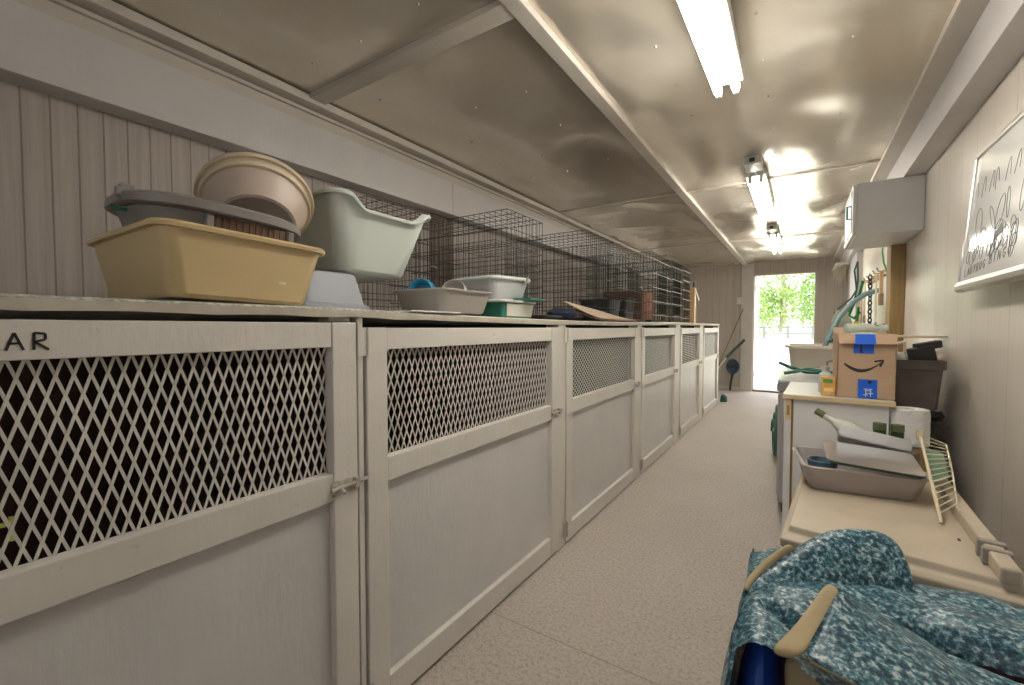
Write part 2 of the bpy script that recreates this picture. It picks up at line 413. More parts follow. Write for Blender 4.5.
LET = {'A': [[(0, 0), (.5, 1), (1, 0)], [(.2, .4), (.8, .4)]], 'B': [[(0, 0), (0, 1), (.7, .95), (.75, .6), (.1, .5), (.8, .4), (.8, .05), (0, 0)]],
       'D': [[(0, 0), (0, 1), (.6, .9), (.85, .5), (.6, .1), (0, 0)]], 'G': [[(.85, .85), (.5, 1), (.1, .7), (.1, .25), (.5, 0), (.85, .2), (.85, .45), (.5, .45)]],
       'I': [[(.3, 0), (.3, 1)]], 'L': [[(0, 1), (0, 0), (.7, 0)]], 'N': [[(0, 0), (0, 1), (.8, 0), (.8, 1)]], 'O': [[(.5, 0), (.1, .3), (.1, .7), (.5, 1), (.85, .7), (.85, .3), (.5, 0)]],
       'R': [[(0, 0), (.05, 1), (.7, .95), (.7, .6), (.05, .48), (.9, 0)]], 'U': [[(0, 1), (.05, .2), (.4, 0), (.75, .2), (.8, 1)]], 'W': [[(0, 1), (.25, 0), (.5, .8), (.75, 0), (1, 1)]],
       'Y': [[(0, 1), (.4, .5), (.8, 1)], [(.4, .5), (.4, 0)]]}
def letters(mb, s, y, z, h, adv, wd, stroke, X, tilt=0, sgn=1):
    for k, ch in enumerate(s):
        if ch == ' ': continue
        for ln in LET[ch]:
            pts = [(y+sgn*(k*adv+px*wd), z+pz*h+tilt*k) for px, pz in ln]
            for a, b in zip(pts, pts[1:]): seg_bar(mb, a, b, stroke, .0008, X)
    return mb
def gate(y0, y1, kind, label, top=1.098, mid=(.665, .73)):
    w = y1-y0; sw = .07 if w > .9 else .06
    g = thing('kennel_gate', label, 'gate', (GX-.018, y0, 0), 0, 'white kennel gates along the aisle')
    MB().box((-.018, 0, .012), (.018, sw, top)).build('stile', WHITE, g, bevel=.003)
    MB().box((-.018, w-sw, .012), (.018, w, top)).build('stile', WHITE, g, bevel=.003)
    for a, b in ((top-.062, top-.001), mid, (.012, .095)):
        MB().box((-.016, sw+.001, a), (.0155, w-sw-.001, b)).build('rail', WHITE, g, bevel=.002)
    MB().box((-.010, sw-.01, .08), (-.004, w-sw+.01, mid[0]+.01)).build('lower_panel', WHITE2, g)
    z0, z1 = mid[1]-.006, top-.058
    if kind == 'tall': l = lattice(sw-.01, w-sw+.01, z0, z1, .0212 if top > 1.11 else .0240, .063 if top > 1.11 else .059, .0044 if top > 1.11 else .0040, .003, -.012); m_ = MESHP
    elif kind == 'square': l = lattice(sw-.01, w-sw+.01, z0, z1, .034, .027, .0036, .003, -.012); m_ = MESHG
    elif kind == 'fine': l = lattice(sw-.01, w-sw+.01, z0, z1, .034, .024, .0038, .002, -.012); m_ = MESHG
    else:
        l = MB(); n = 17
        for i in range(n+1): seg_bar(l, (sw-.01, z0+(z1-z0)*i/n), (w-sw+.01, z0+(z1-z0)*i/n), .006, .003, -.012)
        for i in range(13): seg_bar(l, (sw+(w-2*sw)*i/12, z0), (sw+(w-2*sw)*i/12, z1), .003, .003, -.014)
        m_ = MESHP
    l.build('wire_mesh', m_, g)
    for z in (1.025, .045):      # butt hinges on the post side
        h = MB().box((.0185, -.03, z), (.0205, .0, z+.075)).build('hinge', WHITE if z > .5 else STEEL, g)
        MB().tube([(.023, .002, z), (.023, .002, z+.075)], .0045, 8).build('hinge_pin', WHITE if z > .5 else STEEL, h, smooth=True)
    lt = MB().box((.0185, w-sw-.008, .676), (.021, w-.012, .712)).build('latch', M('painted_latch', (.50, .46, .40), .45, c2=(.28, .20, .13), scale=60, lo=.5, hi=.7), g)
    MB().tube([(.027, w-sw-.014, .694), (.027, w+.02, .70)], .0055, 8).build('bolt', PANGREY, lt, smooth=True)
    MB().tube([(.027, w-sw+.012, .694), (.042, w-sw+.012, .684)], .005, 8).build('knob', PANGREY, lt, smooth=True)
    MB().box((.0185, w-.018, .686), (.035, w-.004, .712)).build('keeper', PANGREY, lt, bevel=.002)
    return g
GA = [(-.47, .739, 'tall', 'nearest white kennel gate with tall diamond mesh and black hand lettering on its top rail', 1.113),
      (.772, 1.897, 'tall', 'second white kennel gate, tall diamond mesh, no lettering, beneath the grey pan', 1.1),
      (1.982, 3.14, 'square', 'third white kennel gate with small square diamond mesh, under the cardboard sheets', 1.098),
      (3.24, 4.315, 'fine', 'fourth white kennel gate with fine shiny mesh', 1.097),
      (4.485, 5.515, 'bars', 'fifth white kennel gate, its opening crossed by horizontal bars', 1.096),
      (5.715, 6.85, 'fine', 'last white kennel gate, farthest along beside the end wall', 1.096)]
for i, (a, b_, k, l_, t_) in enumerate(GA):
    g = gate(a, b_, k, l_, t_, (.662, .733) if i == 0 else (.664, .732))
    if i == 0:
        letters(MB(), 'WAR', .1035-a, 1.066, .026, .0285, .018, .0034, .0165).build('lettering', INK, g)
PO = [(.7475, .7645, 'narrow white post between the nearest and second gates'), (1.9, 1.979, 'white post between the second and third gates'), (3.143, 3.237, 'white post between the third and fourth gates'),
      (4.318, 4.482, 'white post between the fourth and fifth gates'), (5.518, 5.712, 'white post between the fifth and last gates'), (6.853, 6.93, 'white corner post at the far end of the kennel row')]
for a, b_, l_ in PO:
    tag(MB().box((GX-.075, a, 0), (GX-.006, b_, min(cz(a), cz(b_))-.0225)).build('kennel_post', WHITE, bevel=.002), l_, 'post', 'posts between the kennel gates')
tag(MB().box((GX-.07, .675, 1.115), (GX-.022, .736, 1.127)).build('wood_block', WHITE, bevel=.002), 'small white block wedged under the worktop above the nearest gate', 'block')
for y in (.755, 1.94, 3.19, 4.4, 5.62, 6.9):
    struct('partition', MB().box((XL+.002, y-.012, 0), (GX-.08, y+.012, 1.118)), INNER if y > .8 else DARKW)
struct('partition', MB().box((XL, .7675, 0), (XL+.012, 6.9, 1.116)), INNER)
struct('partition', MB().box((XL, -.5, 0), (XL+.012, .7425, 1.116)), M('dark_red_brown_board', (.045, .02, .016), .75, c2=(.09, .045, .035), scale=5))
tag(MB().box((-1.9, .12, .0), (-1.25, .62, .16)).build('dog_bed', DARKW, bevel=.05, seg=4), 'dark dog bed on the floor behind the nearest gate mesh', 'bed')
hk = MB().box((-1.045, .1375, .762), (-1.037, .143, .80)).box((-1.045, .11, .787), (-1.037, .1375, .7925))  # two thin bars forming a small bright yellow-green L
tag(hk.build('yellow_l_piece', M('bright_yellow_green', (.75, .80, .16), .3)), 'small bright yellow L-shaped piece behind the mesh of the nearest gate', 'bracket')
# worktop over the kennels, in two sheets
def worktop(y0, y1, over, label, mat):
    mb = MB(); n = 24; rr = []
    for i in range(n+1):
        y = y0+(y1-y0)*i/n; z = cz(y)
        rr.append([(XL+.001, y, z-.021), (GX+over, y, z-.021+.002*math.sin(y*9)), (GX+over, y, z-.004), (GX+over-.01, y, z), (XL+.001, y, z)])
    mb.rings(rr); o = tag(mb.build('worktop', mat), label, 'worktop')
    eg = MB(); eg.rings([[(GX+over+.0005, y0+(y1-y0)*i/n, cz(y0+(y1-y0)*i/n)-.023), (GX+over+.004, y0+(y1-y0)*i/n, cz(y0+(y1-y0)*i/n)-.023+.002*math.sin(i*1.7)), (GX+over+.004, y0+(y1-y0)*i/n, cz(y0+(y1-y0)*i/n)-.006), (GX+over+.0005, y0+(y1-y0)*i/n, cz(y0+(y1-y0)*i/n)-.006)] for i in range(n+1)])
    eg.build('edging', M('worktop_edging', (.40, .36, .29), .6, c2=(.52, .48, .40), scale=20), o)
    return o
worktop(-.5, 1.06, .0, 'speckled worktop sheet over the nearest kennels, under the tan tub', TOPM)
worktop(1.0605, 6.93, -.004, 'pale worktop sheet over the farther kennels, under the wire crates', M('pale_top', (.55, .52, .47), .5))
tag(MB().box((-1.06, .93, cz(.95)+.0005), (-.965, 1.16, cz(.95)+.006)).build('plastic_strip', PALE, bevel=.002), 'flat white plastic strip lying on the worktop edge by the grey pan', 'strip')

# --- things on the worktop, from the near end
def at(o, m): o.matrix_world = m; return o
# tan tub
tt = tag(tub(.37, .285, .415, .335, .142, .03, rim=.012).build('tub', TAN, smooth=True), 'tan rectangular plastic tub at the near end of the worktop', 'tub')
tt.location = (-1.2, .493, 1.1565); tt.rotation_euler = (math.radians(-1.8), 0, 0)
MB().box((.2, .06, .045), (.2015, .075, .05)).build('sticker', LABELW, tt)
# grey hooded frame in the tub
hf = thing('litter_pan_hood', 'grey oval litter pan hood with brown stained front, resting in the tan tub', 'litter pan hood', (-1.175, .488, 1.314), 0, None, (math.radians(-3.5), math.radians(2.0), math.radians(-4)))
def oval_band(w, d, r, z0, z1, t): return MB().rings([rrect(w, d, r, 8, z=z0), rrect(w+.01, d+.01, r, 8, z=z0+.004), rrect(w+.01, d+.01, r, 8, z=z1-.006), rrect(w-.004, d-.004, r-.003, 8, z=z1), rrect(w-2*t, d-2*t, r-t, 8, z=z1), rrect(w-2*t, d-2*t, r-t, 8, z=z0)], False, False)
bd = oval_band(.33, .352, .135, .024, .05, .012)
bd.f += [(k, k+1, 5*36+k+1, 5*36+k) for k in range(35)]
bd.build('rim', GREYP, hf, smooth=True)
MB().rings([rrect(.27, .255, .09, 8, z=-.06), rrect(.30, .325, .12, 8, z=.024), rrect(.29, .315, .115, 8, z=.03), rrect(.26, .245, .085, 8, z=-.05)]).build('basin', M('dim_grey_plastic', (.20, .185, .165), .5), hf, smooth=True)
fp = MB()
for i in range(24):
    y = -.045+.15*i/23
    fp.box((.142, y-.003, -.055), (.153+.002*(i % 2), y+.0034, .022))
fp.build('front_panel', BROWNP, hf)
for y in (-.053, .113): MB().box((.136, y-.007, -.055), (.16, y+.007, .022)).build('clip', GREYP, hf, bevel=.003)
MB().box((.02, -.18, .03), (.07, -.155, .062)).box((.06, -.186, .034), (.07, -.15, .055)).build('latch', GREYP, hf, bevel=.004)
MB().tube([(.06, -.165, .012), (.06, -.19, .012)], .004).build('peg', GREENB, hf)
# two nested cream bowls, tipped
def bowl(name, label, loc, rot, R, h, mat, rimmat, cat='bowl', group=None, tcap=.007):
    t = thing(name, label, cat, loc, 0, group, rot)
    MB().lathe([(.0, .004), (R*.60, .004), (R*.64, 0), (R*.70, .002), (R*.72, .012), (R*.90, h*.72), (R*.94, h-.012), (R*.93, h-.012), (R*.88, h*.72), (R*.66, .014), (0, .010)], 48).build('body', mat, t, smooth=True)
    MB().lathe([(R*.92, h-.014), (R*.985, h-.016), (R, h-.008), (R*.985, h), (R*.93, h-.001)], 48).build('rim', rimmat, t, smooth=True)
    return t
bq = Matrix.Rotation(math.radians(40), 4, Vector((-.46, -.88, 0)))
brot = bq.to_euler()
bc_ = Vector((-1.17, .595, 1.362)); bn = bq.to_3x3() @ Vector((0, 0, 1))
bowl('bowl', 'inner of two nested cream bowls tipped on the grey hood, its pinkish base showing', bc_, brot, .130, .085, M('pinkish_cream_plastic', (.50, .41, .345), .4), CREAMRIM, group='nested cream bowls')
bowl('bowl', 'outer of two nested cream bowls on the grey hood, only its wide rim showing', bc_+bn*.022, brot, .140, .085, CREAM, CREAMRIM, group='nested cream bowls')
# blue-grey upturned bin under the tote
ub = MB().rings([rrect(.33, .235, .02, z=0), rrect(.33, .235, .02, z=.014), rrect(.31, .215, .025, z=.017), rrect(.275, .185, .03, z=.105), rrect(.255, .165, .025, z=.112)])
u_ = tag(ub.build('upturned_bin', BLUEGREY, smooth=True), 'blue-grey upturned plastic bin under the pale tote', 'bin'); u_.location = (-1.285, .795, 1.1525)
# pale green tote with a dipped front
def tote():
    t = thing('tote', 'pale green-grey plastic tote with dipped front, standing on the blue-grey bin', 'tote', (-1.305, .962, 1.272), math.radians(-4), None, (math.radians(-1.5), 0, math.radians(-4)))
    W0, D0, W1, D1, h = .32, .25, .41, .365, .222
    def ring(w, d, r, zf):
        ps = rrect(w, d, r, 6); out = []
        # refine the +x side (front) to carry the dip
        for (x, y, _), (x2, y2, _2) in zip(ps, ps[1:]+ps[:1]):
            n = 12 if abs(x-x2) < 1e-6 and x > 0 else 1
            for i in range(n): out.append((x+(x2-x)*i/n, y+(y2-y)*i/n, 0))
        return [(x+cxo(zf), y+cyo(zf), zf-(dip(x, y, w, d)*zf/h)) for x, y, _ in out]
    def dip(x, y, w, d):
        if x < w/2-.05: return 0
        k = min(1, max(0, (abs(y-d*.02)-d*.25)/(d*.13))); return .042*(1-k)
    def cxo(z): return 0
    def cyo(z): return (z/h)*.012
    R = [ring(W0-.02, D0-.02, .03, 0), ring(W0, D0, .04, .008), ring(W0+(W1-W0)*.5, D0+(D1-D0)*.5, .045, h*.5), ring(W1, D1, .05, h-.004), ring(W1-.008, D1-.008, .046, h-.004), ring(W0-.008, D0-.008, .036, .014)]
    MB().rings(R).build('body', TOTE, t, smooth=True)
    rr = [ring(W1-.008, D1-.008, .048, h-.006), ring(W1+.03, D1+.03, .062, h-.012), ring(W1+.034, D1+.034, .062, h-.004), ring(W1+.026, D1+.026, .06, h+.001), ring(W1-.008, D1-.008, .046, h)]
    MB().rings(rr+[rr[0]], False, False).build('rim', M('pale_rim_plastic', (.66, .70, .66), .3), t, smooth=True)
    return t
tote()
# grey pan with dishes
def pan(name, label, loc, rz, w0, d0, w1, d1, h, r, mat, tilt=(0, 0)):
    o = tag(tub(w0, d0, w1, d1, h, r, rim=.009, rh=.008).build(name, mat, smooth=True), label, 'pan')
    o.location = loc; o.rotation_euler = (tilt[0], tilt[1], rz); return o
gp = pan('litter_pan', 'warm grey litter pan with embossed front, holding small dishes beside the pale tote', (-1.135, 1.262, 1.1505), 0, .225, .245, .255, .285, .085, .035, PANGREY)
em = MB()
for k in range(9):
    y = -.03+k*.013
    em.add([(.1175+.0022*((k*7) % 3)*.3+.012*zz/.06*.6+.001, y+dy, .022+zz) for zz in (0, .03) for dy in (0, .008)], [(0, 1, 3, 2)])
def small_bowl(label, loc, rot, R, h, mat, ribs=False):
    t = thing('pet_bowl', label, 'bowl', loc, 0, None, rot)
    MB().lathe([(0, .003), (R*.95, 0), (R, .006), (R*.86, h-.004), (R*.80, h), (R*.74, h-.002), (R*.68, .02), (0, .014)], 32).build('body', mat, t, smooth=True)
    if ribs:
        m_ = MB()
        for k in range(32):
            a = 2*PI*k/32; m_.tube([(R*1.0*math.cos(a), R*1.0*math.sin(a), .008), (R*.87*math.cos(a), R*.87*math.sin(a), h-.006)], .0022, 5)
        m_.build('ribs', M('light_blue_plastic', (.06, .38, .55), .35), t)
    return t
small_bowl('ribbed bright blue pet bowl standing on edge in the grey pan', (-1.185, 1.205, 1.222), (math.radians(72), math.radians(14), math.radians(25)), .052, .055, BLUE, True)
small_bowl('pale grey pet bowl leaning beside the blue bowl in the grey pan', (-1.10, 1.285, 1.222), (math.radians(62), 0, math.radians(30)), .052, .045, PANGREY)
sg = tag(MB().lathe([(0, 0), (.028, 0), (.032, .01), (.028, .022), (0, .026)], 20).build('rubber_ball', GREENB, smooth=True), 'small dark green rubber toy at the right end of the grey pan', 'toy')
sg.location = (-1.08, 1.345, 1.168); sg.rotation_euler = (.2, .1, 0); sg.scale = (1, 1, 2.7)
# green box with label, pale tray on it
gb = thing('plastic_box', 'green plastic box with cream label and pale lid, right of the grey pan', 'box', (-1.11, 1.585, cz(1.45)+.001))
MB().rings([rrect(.20, .235, .012, z=0), rrect(.215, .255, .014, z=.062)]).build('body', GREENB, gb, smooth=True)
MB().rings([[(.1015, -.085, .006), (.1015, .112, .006), (.1085, .121, .058), (.1085, -.092, .058)], [(.1025, -.085, .006), (.1025, .112, .006), (.1095, .121, .058), (.1095, -.092, .058)]]).build('label_sheet', LABELW, gb)
MB().rings([rrect(.235, .275, .016, z=.0625), rrect(.24, .28, .018, z=.068), rrect(.23, .27, .016, z=.073)]).build('lid', PALE, gb, smooth=True)
wp = thing('litter_pan', 'pale rimmed litter pan stacked on the green box', 'pan', (-1.145, 1.59, cz(1.45)+.0795), 0, None, (math.radians(2.0), math.radians(-1.5), 0))
tub(.19, .24, .225, .285, .088, .03, rim=.002, lip=False).build('body', M('pale_lilac_plastic', (.56, .56, .57), .4), wp, smooth=True)
MB().rings([rrect(.223, .283, .03, z=.080), rrect(.25, .31, .04, z=.080), rrect(.252, .312, .04, z=.087), rrect(.242, .302, .038, z=.094), rrect(.221, .281, .03, z=.094), rrect(.223, .283, .03, z=.080)], False, False).build('rim', TOTE, wp, smooth=True)
MB().box((.115, .07, .07), (.13, .11, .079)).tube([(.128, .09, .075), (.132, .09, .098)], .004).build('clip', STEEL, wp)
tag(MB().box((-.045, -.06, 0), (.045, .06, .012)).build('tray_liner', GREENB, bevel=.004), 'dark green flat lid between the pale pan and the green box', 'lid').location = (-1.0, 1.66, cz(1.45)+.0745)

# --- wire crates
def wire_panel(w, h, px, pz, plane, r=.0016, skip=None):
    """grid of wires; plane 'yz','xz','xy' with lower corner at the origin"""
    mb = MB()
    def P(a, b):
        return {'yz': (0, a, b), 'xz': (a, 0, b), 'xy': (a, b, 0)}[plane]
    n = max(1, int(round(w/px))); m = max(1, int(round(h/pz)))
    for i in range(n+1): mb.tube([P(w*i/n, 0), P(w*i/n, h)], r, 4, False)
    for j in range(m+1): mb.tube([P(0, h*j/m), P(w, h*j/m)], r*1.3, 4, False)
    return mb
def crate(x0, x1, y0, y1, z1, label, px=.034, pz=.095, mat=WIRE, tray=True, r=.0014, bars=None):
    z0 = max(cz(y0), cz(y1))+.0035
    t = thing('wire_crate', label, 'crate', (x0, y0, z0), 0, 'wire crates along the wall')
    w, d, h = x1-x0, y1-y0, z1-z0
    f = wire_panel(d, h, px, pz, 'yz', r).xf(Matrix.Translation((w, 0, 0))).build('front_panel', mat, t)
    wire_panel(d, h, px, pz, 'yz', r).build('back_panel', mat, t)
    wire_panel(w, h, px, pz, 'xz', r).build('side_panel', mat, t)
    wire_panel(w, h, px, pz, 'xz', r).xf(Matrix.Translation((0, d, 0))).build('side_panel', mat, t)
    wire_panel(w, d, px*1.3, pz, 'xy', r).xf(Matrix.Translation((0, 0, h))).build('top_panel', mat, t)
    dr = wire_panel(d*.5, h*.62, px, pz, 'yz', r*1.25).xf(Matrix.Translation((w+.006, d*.22, h*.12))).build('door', mat, t)
    MB().tube([(w+.008, d*.7, h*.5), (w+.02, d*.72, h*.5), (w+.02, d*.76, h*.49)], .003, 6).build('door_latch', STEEL, dr)
    if tray: MB().rings([rrect(w-.02, d-.02, .01, z=.003), rrect(w-.012, d-.012, .012, z=.02), rrect(w-.02, d-.02, .01, z=.02), rrect(w-.03, d-.03, .01, z=.007)]).xf(Matrix.Translation((w/2, d/2, 0))).build('floor_tray', BLACKP, t)
    if bars:
        q = MB()
        for k in range(bars): q.tube([(w+.006, 0, h*(k+.5)/bars), (w+.006, d, h*(k+.5)/bars)], .003, 6)
        q.build('cross_bars', STEEL, t)
    return t
crate(-1.97, -1.5, 1.2, 1.72, 1.64, 'dark wire crate standing behind the pale tote', .028, .07, WIRED, True, .0013)
crate(-1.85, -1.2, 1.79, 2.14, 1.675, 'wire crate rising behind the pale litter pan')
crate(-2.0, -1.55, 2.18, 2.70, 1.63, 'low dark wire crate set back against the wall behind the navy cloth', .034, .1, WIRED, True, .0013)
crate(-1.85, -1.2, 2.74, 3.25, 1.75, 'tall wire crate behind the cardboard sheets')
crate(-1.88, -1.22, 3.36, 4.2, 1.765, 'wide wire crate with black boxes in it, next after the tall one', .034, .09, WIRED)
crate(-1.88, -1.2, 4.3, 5.0, 1.83, 'wire crate with the brown box inside', .03, .1, WIRE, True, .0018, 5)
crate(-1.88, -1.2, 5.06, 5.55, 1.845, 'wire crate just beyond the one with the brown box, crossed by shiny bars', .03, .1, WIRE, True, .0018, 5)
crate(-1.88, -1.2, 5.6, 6.02, 1.85, 'last wire crate of the row, beside the upright timber', .03, .1, WIRE, True, .0018, 6)
tag(MB().box((-1.75, 4.45, cz(4.6)+.024), (-1.34, 4.9, 1.48)).build('wooden_box', M('red_brown_box', (.20, .085, .05), .7, c2=(.27, .12, .07), scale=8), bevel=.006), 'red-brown box standing inside a wire crate', 'box')
for (y0, y1, h, x1, l_) in ((3.5, 3.78, .17, -1.32, 'black plastic box inside the wide crate, nearer of two'), (3.86, 4.12, .2, -1.30, 'black plastic box inside the wide crate, farther and taller of two')):
    k_ = thing('plastic_box', l_, 'box', (x1-.14, (y0+y1)/2, cz(3.7)+.024))
    tub(.24, y1-y0-.03, .27, y1-y0, h, .02).build('body', BLACKP, k_, smooth=True)
tm = thing('timber_block', 'upright raw timber block at the far end of the crate row', 'timber', (-1.2, 6.1, 1.1505))
MB().box((-.05, 0, 0), (.045, .1, .47)).build('block', TIMBER, tm, bevel=.003)
MB().box((-.045, .1, 0), (.035, .16, .30)).build('offcut', M('pale_timber', (.62, .55, .38), .6), tm, bevel=.003)
MB().tube([(.02, .06, .47), (.02, .07, .53), (.02, .09, .55), (.02, .11, .53)], .014, 8).build('hook', BLACKP, tm, smooth=True)
MB().box((.047, .02, .36), (.056, .26, .385), Matrix.Rotation(math.radians(-28), 3, 'X')).build('strap', PALE, tm)
# cardboard sheets and navy cloth, black tray
for k, (y0, y1, dz, tl, x0, l_) in enumerate(((2.38, 3.12, .0, 6, -1.19, 'flattened tan cardboard sheet on top, in front of the wire crates'), (2.46, 3.22, -.008, 4, -1.18, 'lower flattened cardboard sheet peeking out towards the far side'))):
    mb = MB(); n = 10; rr = []
    for i in range(n+1):
        u = i/n; x = x0+(-.985-x0)*u-.02*k; z = cz(3.2)+.0125+dz+.105*(1-u)**1.2*(1-.25*k)
        rr.append([(x, y0+.10*u-.06*k*u, z), (x, y1-.12*(1-u), z-.045*(1-u)), (x, y1-.12*(1-u), z-.045*(1-u)+.004), (x, y0+.10*u-.06*k*u, z+.004)])
    mb.rings(rr); tag(mb.build('cardboard_sheet', CARDD if k == 0 else CARD), l_, 'cardboard')
nv = MB(); rr = []
for i in range(9):
    a = i/8; ring = []
    for k in range(12):
        th = 2*PI*k/12; r = math.sin(PI*min(.97, max(.03, a)))**.6
        ring.append((-1.12+.075*r*math.cos(th)*(1+.2*noise.noise(Vector((a*4, th, 0)))), 2.09+.27*a, cz(2.0)+.042+.032*r*math.sin(th)*(1+.35*noise.noise(Vector((a*5, th*2, 4))))-.02*(a-.4)**2))
    rr.append(ring)
nv.rings(rr); tag(nv.build('rolled_cloth', NAVY, smooth=True), 'dark navy cloth bundle lying before the crates by the cardboard', 'cloth')
bt = tag(tub(.10, .30, .12, .33, .028, .02).build('shallow_tray', BLACKP, smooth=True), 'shallow black tray on the worktop between the green box and the navy cloth', 'tray'); bt.location = (-1.10, 1.985, cz(1.8)+.001); bt.scale = (.8, .55, .8)
struct('trim_13', MB().box((XL, 2.2, 1.15), (XL+.012, 2.42, 1.87)), BROWNB)

# ------------------------------------------------------------------ lamps
def lamp(y0, label, box, tilt=0):
    t = thing('fluorescent_lamp', label, 'ceiling lamp', (-.275+.03*(tilt > 0), y0, ZC-tilt*1.23), 0, 'twin tube ceiling lamps', (math.asin(tilt), 0, math.radians(1.6)*(tilt > 0)))
    L = 1.23
    MB().box((-.062, 0, -.062), (.062, L, -.012)).build('housing', LAMPW, t, bevel=.006)
    MB().box((-.045, .08, -.012), (.045, .2, .004)).box((-.045, L-.2, -.012), (.045, L-.08, .004)).build('mount', LAMPW, t)
    for x in (-.034, .034):
        MB().tube([(x, .03, -.088), (x, L-.03, -.088)], .0165, 14).build('tube', TUBE, t, smooth=True)
        for y in (.008, L-.008): MB().box((x-.012, y-.012, -.108), (x+.012, y+.012, -.06)).build('socket', LAMPW, t, bevel=.003)
    if box:
        bx = MB().box((-.05, -.25, -.055), (.05, -.07, -.001)).build('junction_box', LAMPW, t, bevel=.006)
        MB().box((-.018, -.256, -.042), (.014, -.249, -.018)).build('outlet', BLACKP, bx)
        MB().tube([(0, -.07, -.03), (0, -.03, -.05), (0, .01, -.045)], .006, 6).build('cord', LAMPW, bx)
lamp(.885, 'nearest twin tube ceiling lamp, its near end hanging low and out of frame', False, .11)
lamp(3.47, 'middle twin tube ceiling lamp with junction box', True)
lamp(5.73, 'farthest twin tube ceiling lamp before the end wall', True)

# ------------------------------------------------------------------ right side
# whiteboard, tipped slightly off the wall at the bottom
wb = thing('whiteboard', 'framed whiteboard with marker drawings on the right wall', 'whiteboard', (.556, 2.505, 1.275), 0, None, (0, math.radians(4.2), 0))
WL, WH = 1.05, .50
MB().box((-.012, -WL, .0), (-.004, 0, WH)).build('board', PLATEW, wb)
for nm, a, b_ in (('frame', (-.02, -WL-.01, -.005), (.002, -WL+.012, WH+.01)), ('frame', (-.02, -.008, -.005), (.002, .008, WH+.01)), ('frame', (-.02, -WL, WH-.008), (.002, 0, WH+.012))):
    MB().box(a, b_).build(nm, ALU, wb, bevel=.004)
MB().prism([(-.002, -.034), (-.020, -.034), (-.029, -.026), (-.029, -.010), (-.022, .008), (-.002, .008)], WL+.016, 1, -WL-.008).build('marker_tray', ALU, wb, bevel=.002)
dr = MB(); X = -.0127
letters(dr, 'LADYBUG', -.035, .026, .03, .034, .022, .0028, X, .002, -1)
letters(dr, 'BINGO', -.30, .046, .034, .040, .026, .0032, X, .002, -1)
rnd = random.Random(5)
def loop(cy, cz_, ry, rz, rot, wd=.0028, n=18, a0=0, a1=2*PI):
    pts = []
    for i in range(n+1):
        a = a0+(a1-a0)*i/n; y, z = ry*math.cos(a), rz*math.sin(a)
        pts.append((cy+y*math.cos(rot)-z*math.sin(rot), cz_+y*math.sin(rot)+z*math.cos(rot)))
    for p, q_ in zip(pts, pts[1:]): seg_bar(dr, p, q_, wd, .0008, X)
for k in range(15):
    cy, z_ = -.03-rnd.random()*.5, .10+rnd.random()*.16
    loop(cy, z_, .012+.022*rnd.random(), .03+.03*rnd.random(), rnd.uniform(-.7, .7), .0017)
for k in range(7):
    loop(-.06-.075*k, .27, .02, .12, rnd.uniform(-.25, .25), .0016, 14, .4, 2.6)
    loop(-.05-.075*k, .10, .018, .022, 0, .002)
for k in range(5): seg_bar(dr, (-.32+.002*k, .125+.006*k), (-.385, .145+.006*k), .006, .0008, X)
loop(-.15, .12, .012, .014, 0, .006); loop(-.35, .14, .04, .05, .1, .004)
dr.build('marker_drawing', M('marker_ink', (.12, .125, .12), .5), wb)

# wall cabinet
wc = thing('wall_cabinet', 'grey wall cabinet hung high under the right beam', 'cabinet', (.27, 3.5, 1.675))
MB().box((.012, 0, 0), (.328, .62, .322)).build('body', M('grey_cabinet_paint', (.52, .51, .505), .4), wc, bevel=.003)
dd = MB().box((-.008, .003, .005), (.010, .617, .318)).build('door', M('pale_cabinet_paint', (.55, .54, .52), .4), wc, bevel=.003)
MB().tube([(-.008, .08, .12), (-.03, .08, .12), (-.03, .08, .2), (-.008, .08, .2)], .006, 8).build('handle', GREENB, dd, smooth=True)
MB().box((-.012, .05, .03), (-.007, .57, .036)).box((-.012, .05, .287), (-.007, .57, .293)).box((-.012, .05, .03), (-.007, .056, .293)).box((-.012, .564, .03), (-.007, .57, .293)).build('door_bead', FREEZD, dd)
MB().box((.002, .004, .01), (.0105, .05, .312)).build('hinge_strip', WHITE2, wc)

# timber stud and hanging leads
tag(MB().box((.52, 4.02, 0), (XR-.001, 4.2, 1.998)).build('timber_post', TIMBERD, bevel=.004), 'raw brown timber post against the right wall below the wall cabinet', 'post')
hr = thing('hook_rail', 'rusty row of hooks on the right wall with leads hanging from it', 'hook rail', (.60, 5.3, 1.56))
MB().box((-.02, -.75, -.02), (-.001, .65, .03)).build('rail', TIMBER, hr)
for k in range(6):
    MB().tube([(-.02, -.62+.22*k, .005), (-.07, -.62+.22*k, .0), (-.085, -.62+.22*k, .03)], .006, 6).build('hook', BRASS, hr, smooth=True)
def hang(name, label, cat, pts, r, mat, n=6):
    return tag(MB().tube(pts, r, n).build(name, mat, smooth=True), label, cat)
ch = MB()
for k in range(13):
    z = 1.545-.038*k; M_ = Matrix.Translation((.515, 5.05-.004*k, z)) @ Matrix.Rotation(PI/2*(k % 2)+.5, 4, 'Z')
    ring = [M_ @ Vector((.014*math.cos(2*PI*i/12), 0, .025*math.sin(2*PI*i/12))) for i in range(13)]
    ch.tube(ring, .0055, 6, False)
tag(ch.build('hanging_chain', BLACKP), 'dark steel chain hanging from the hook rail', 'chain')
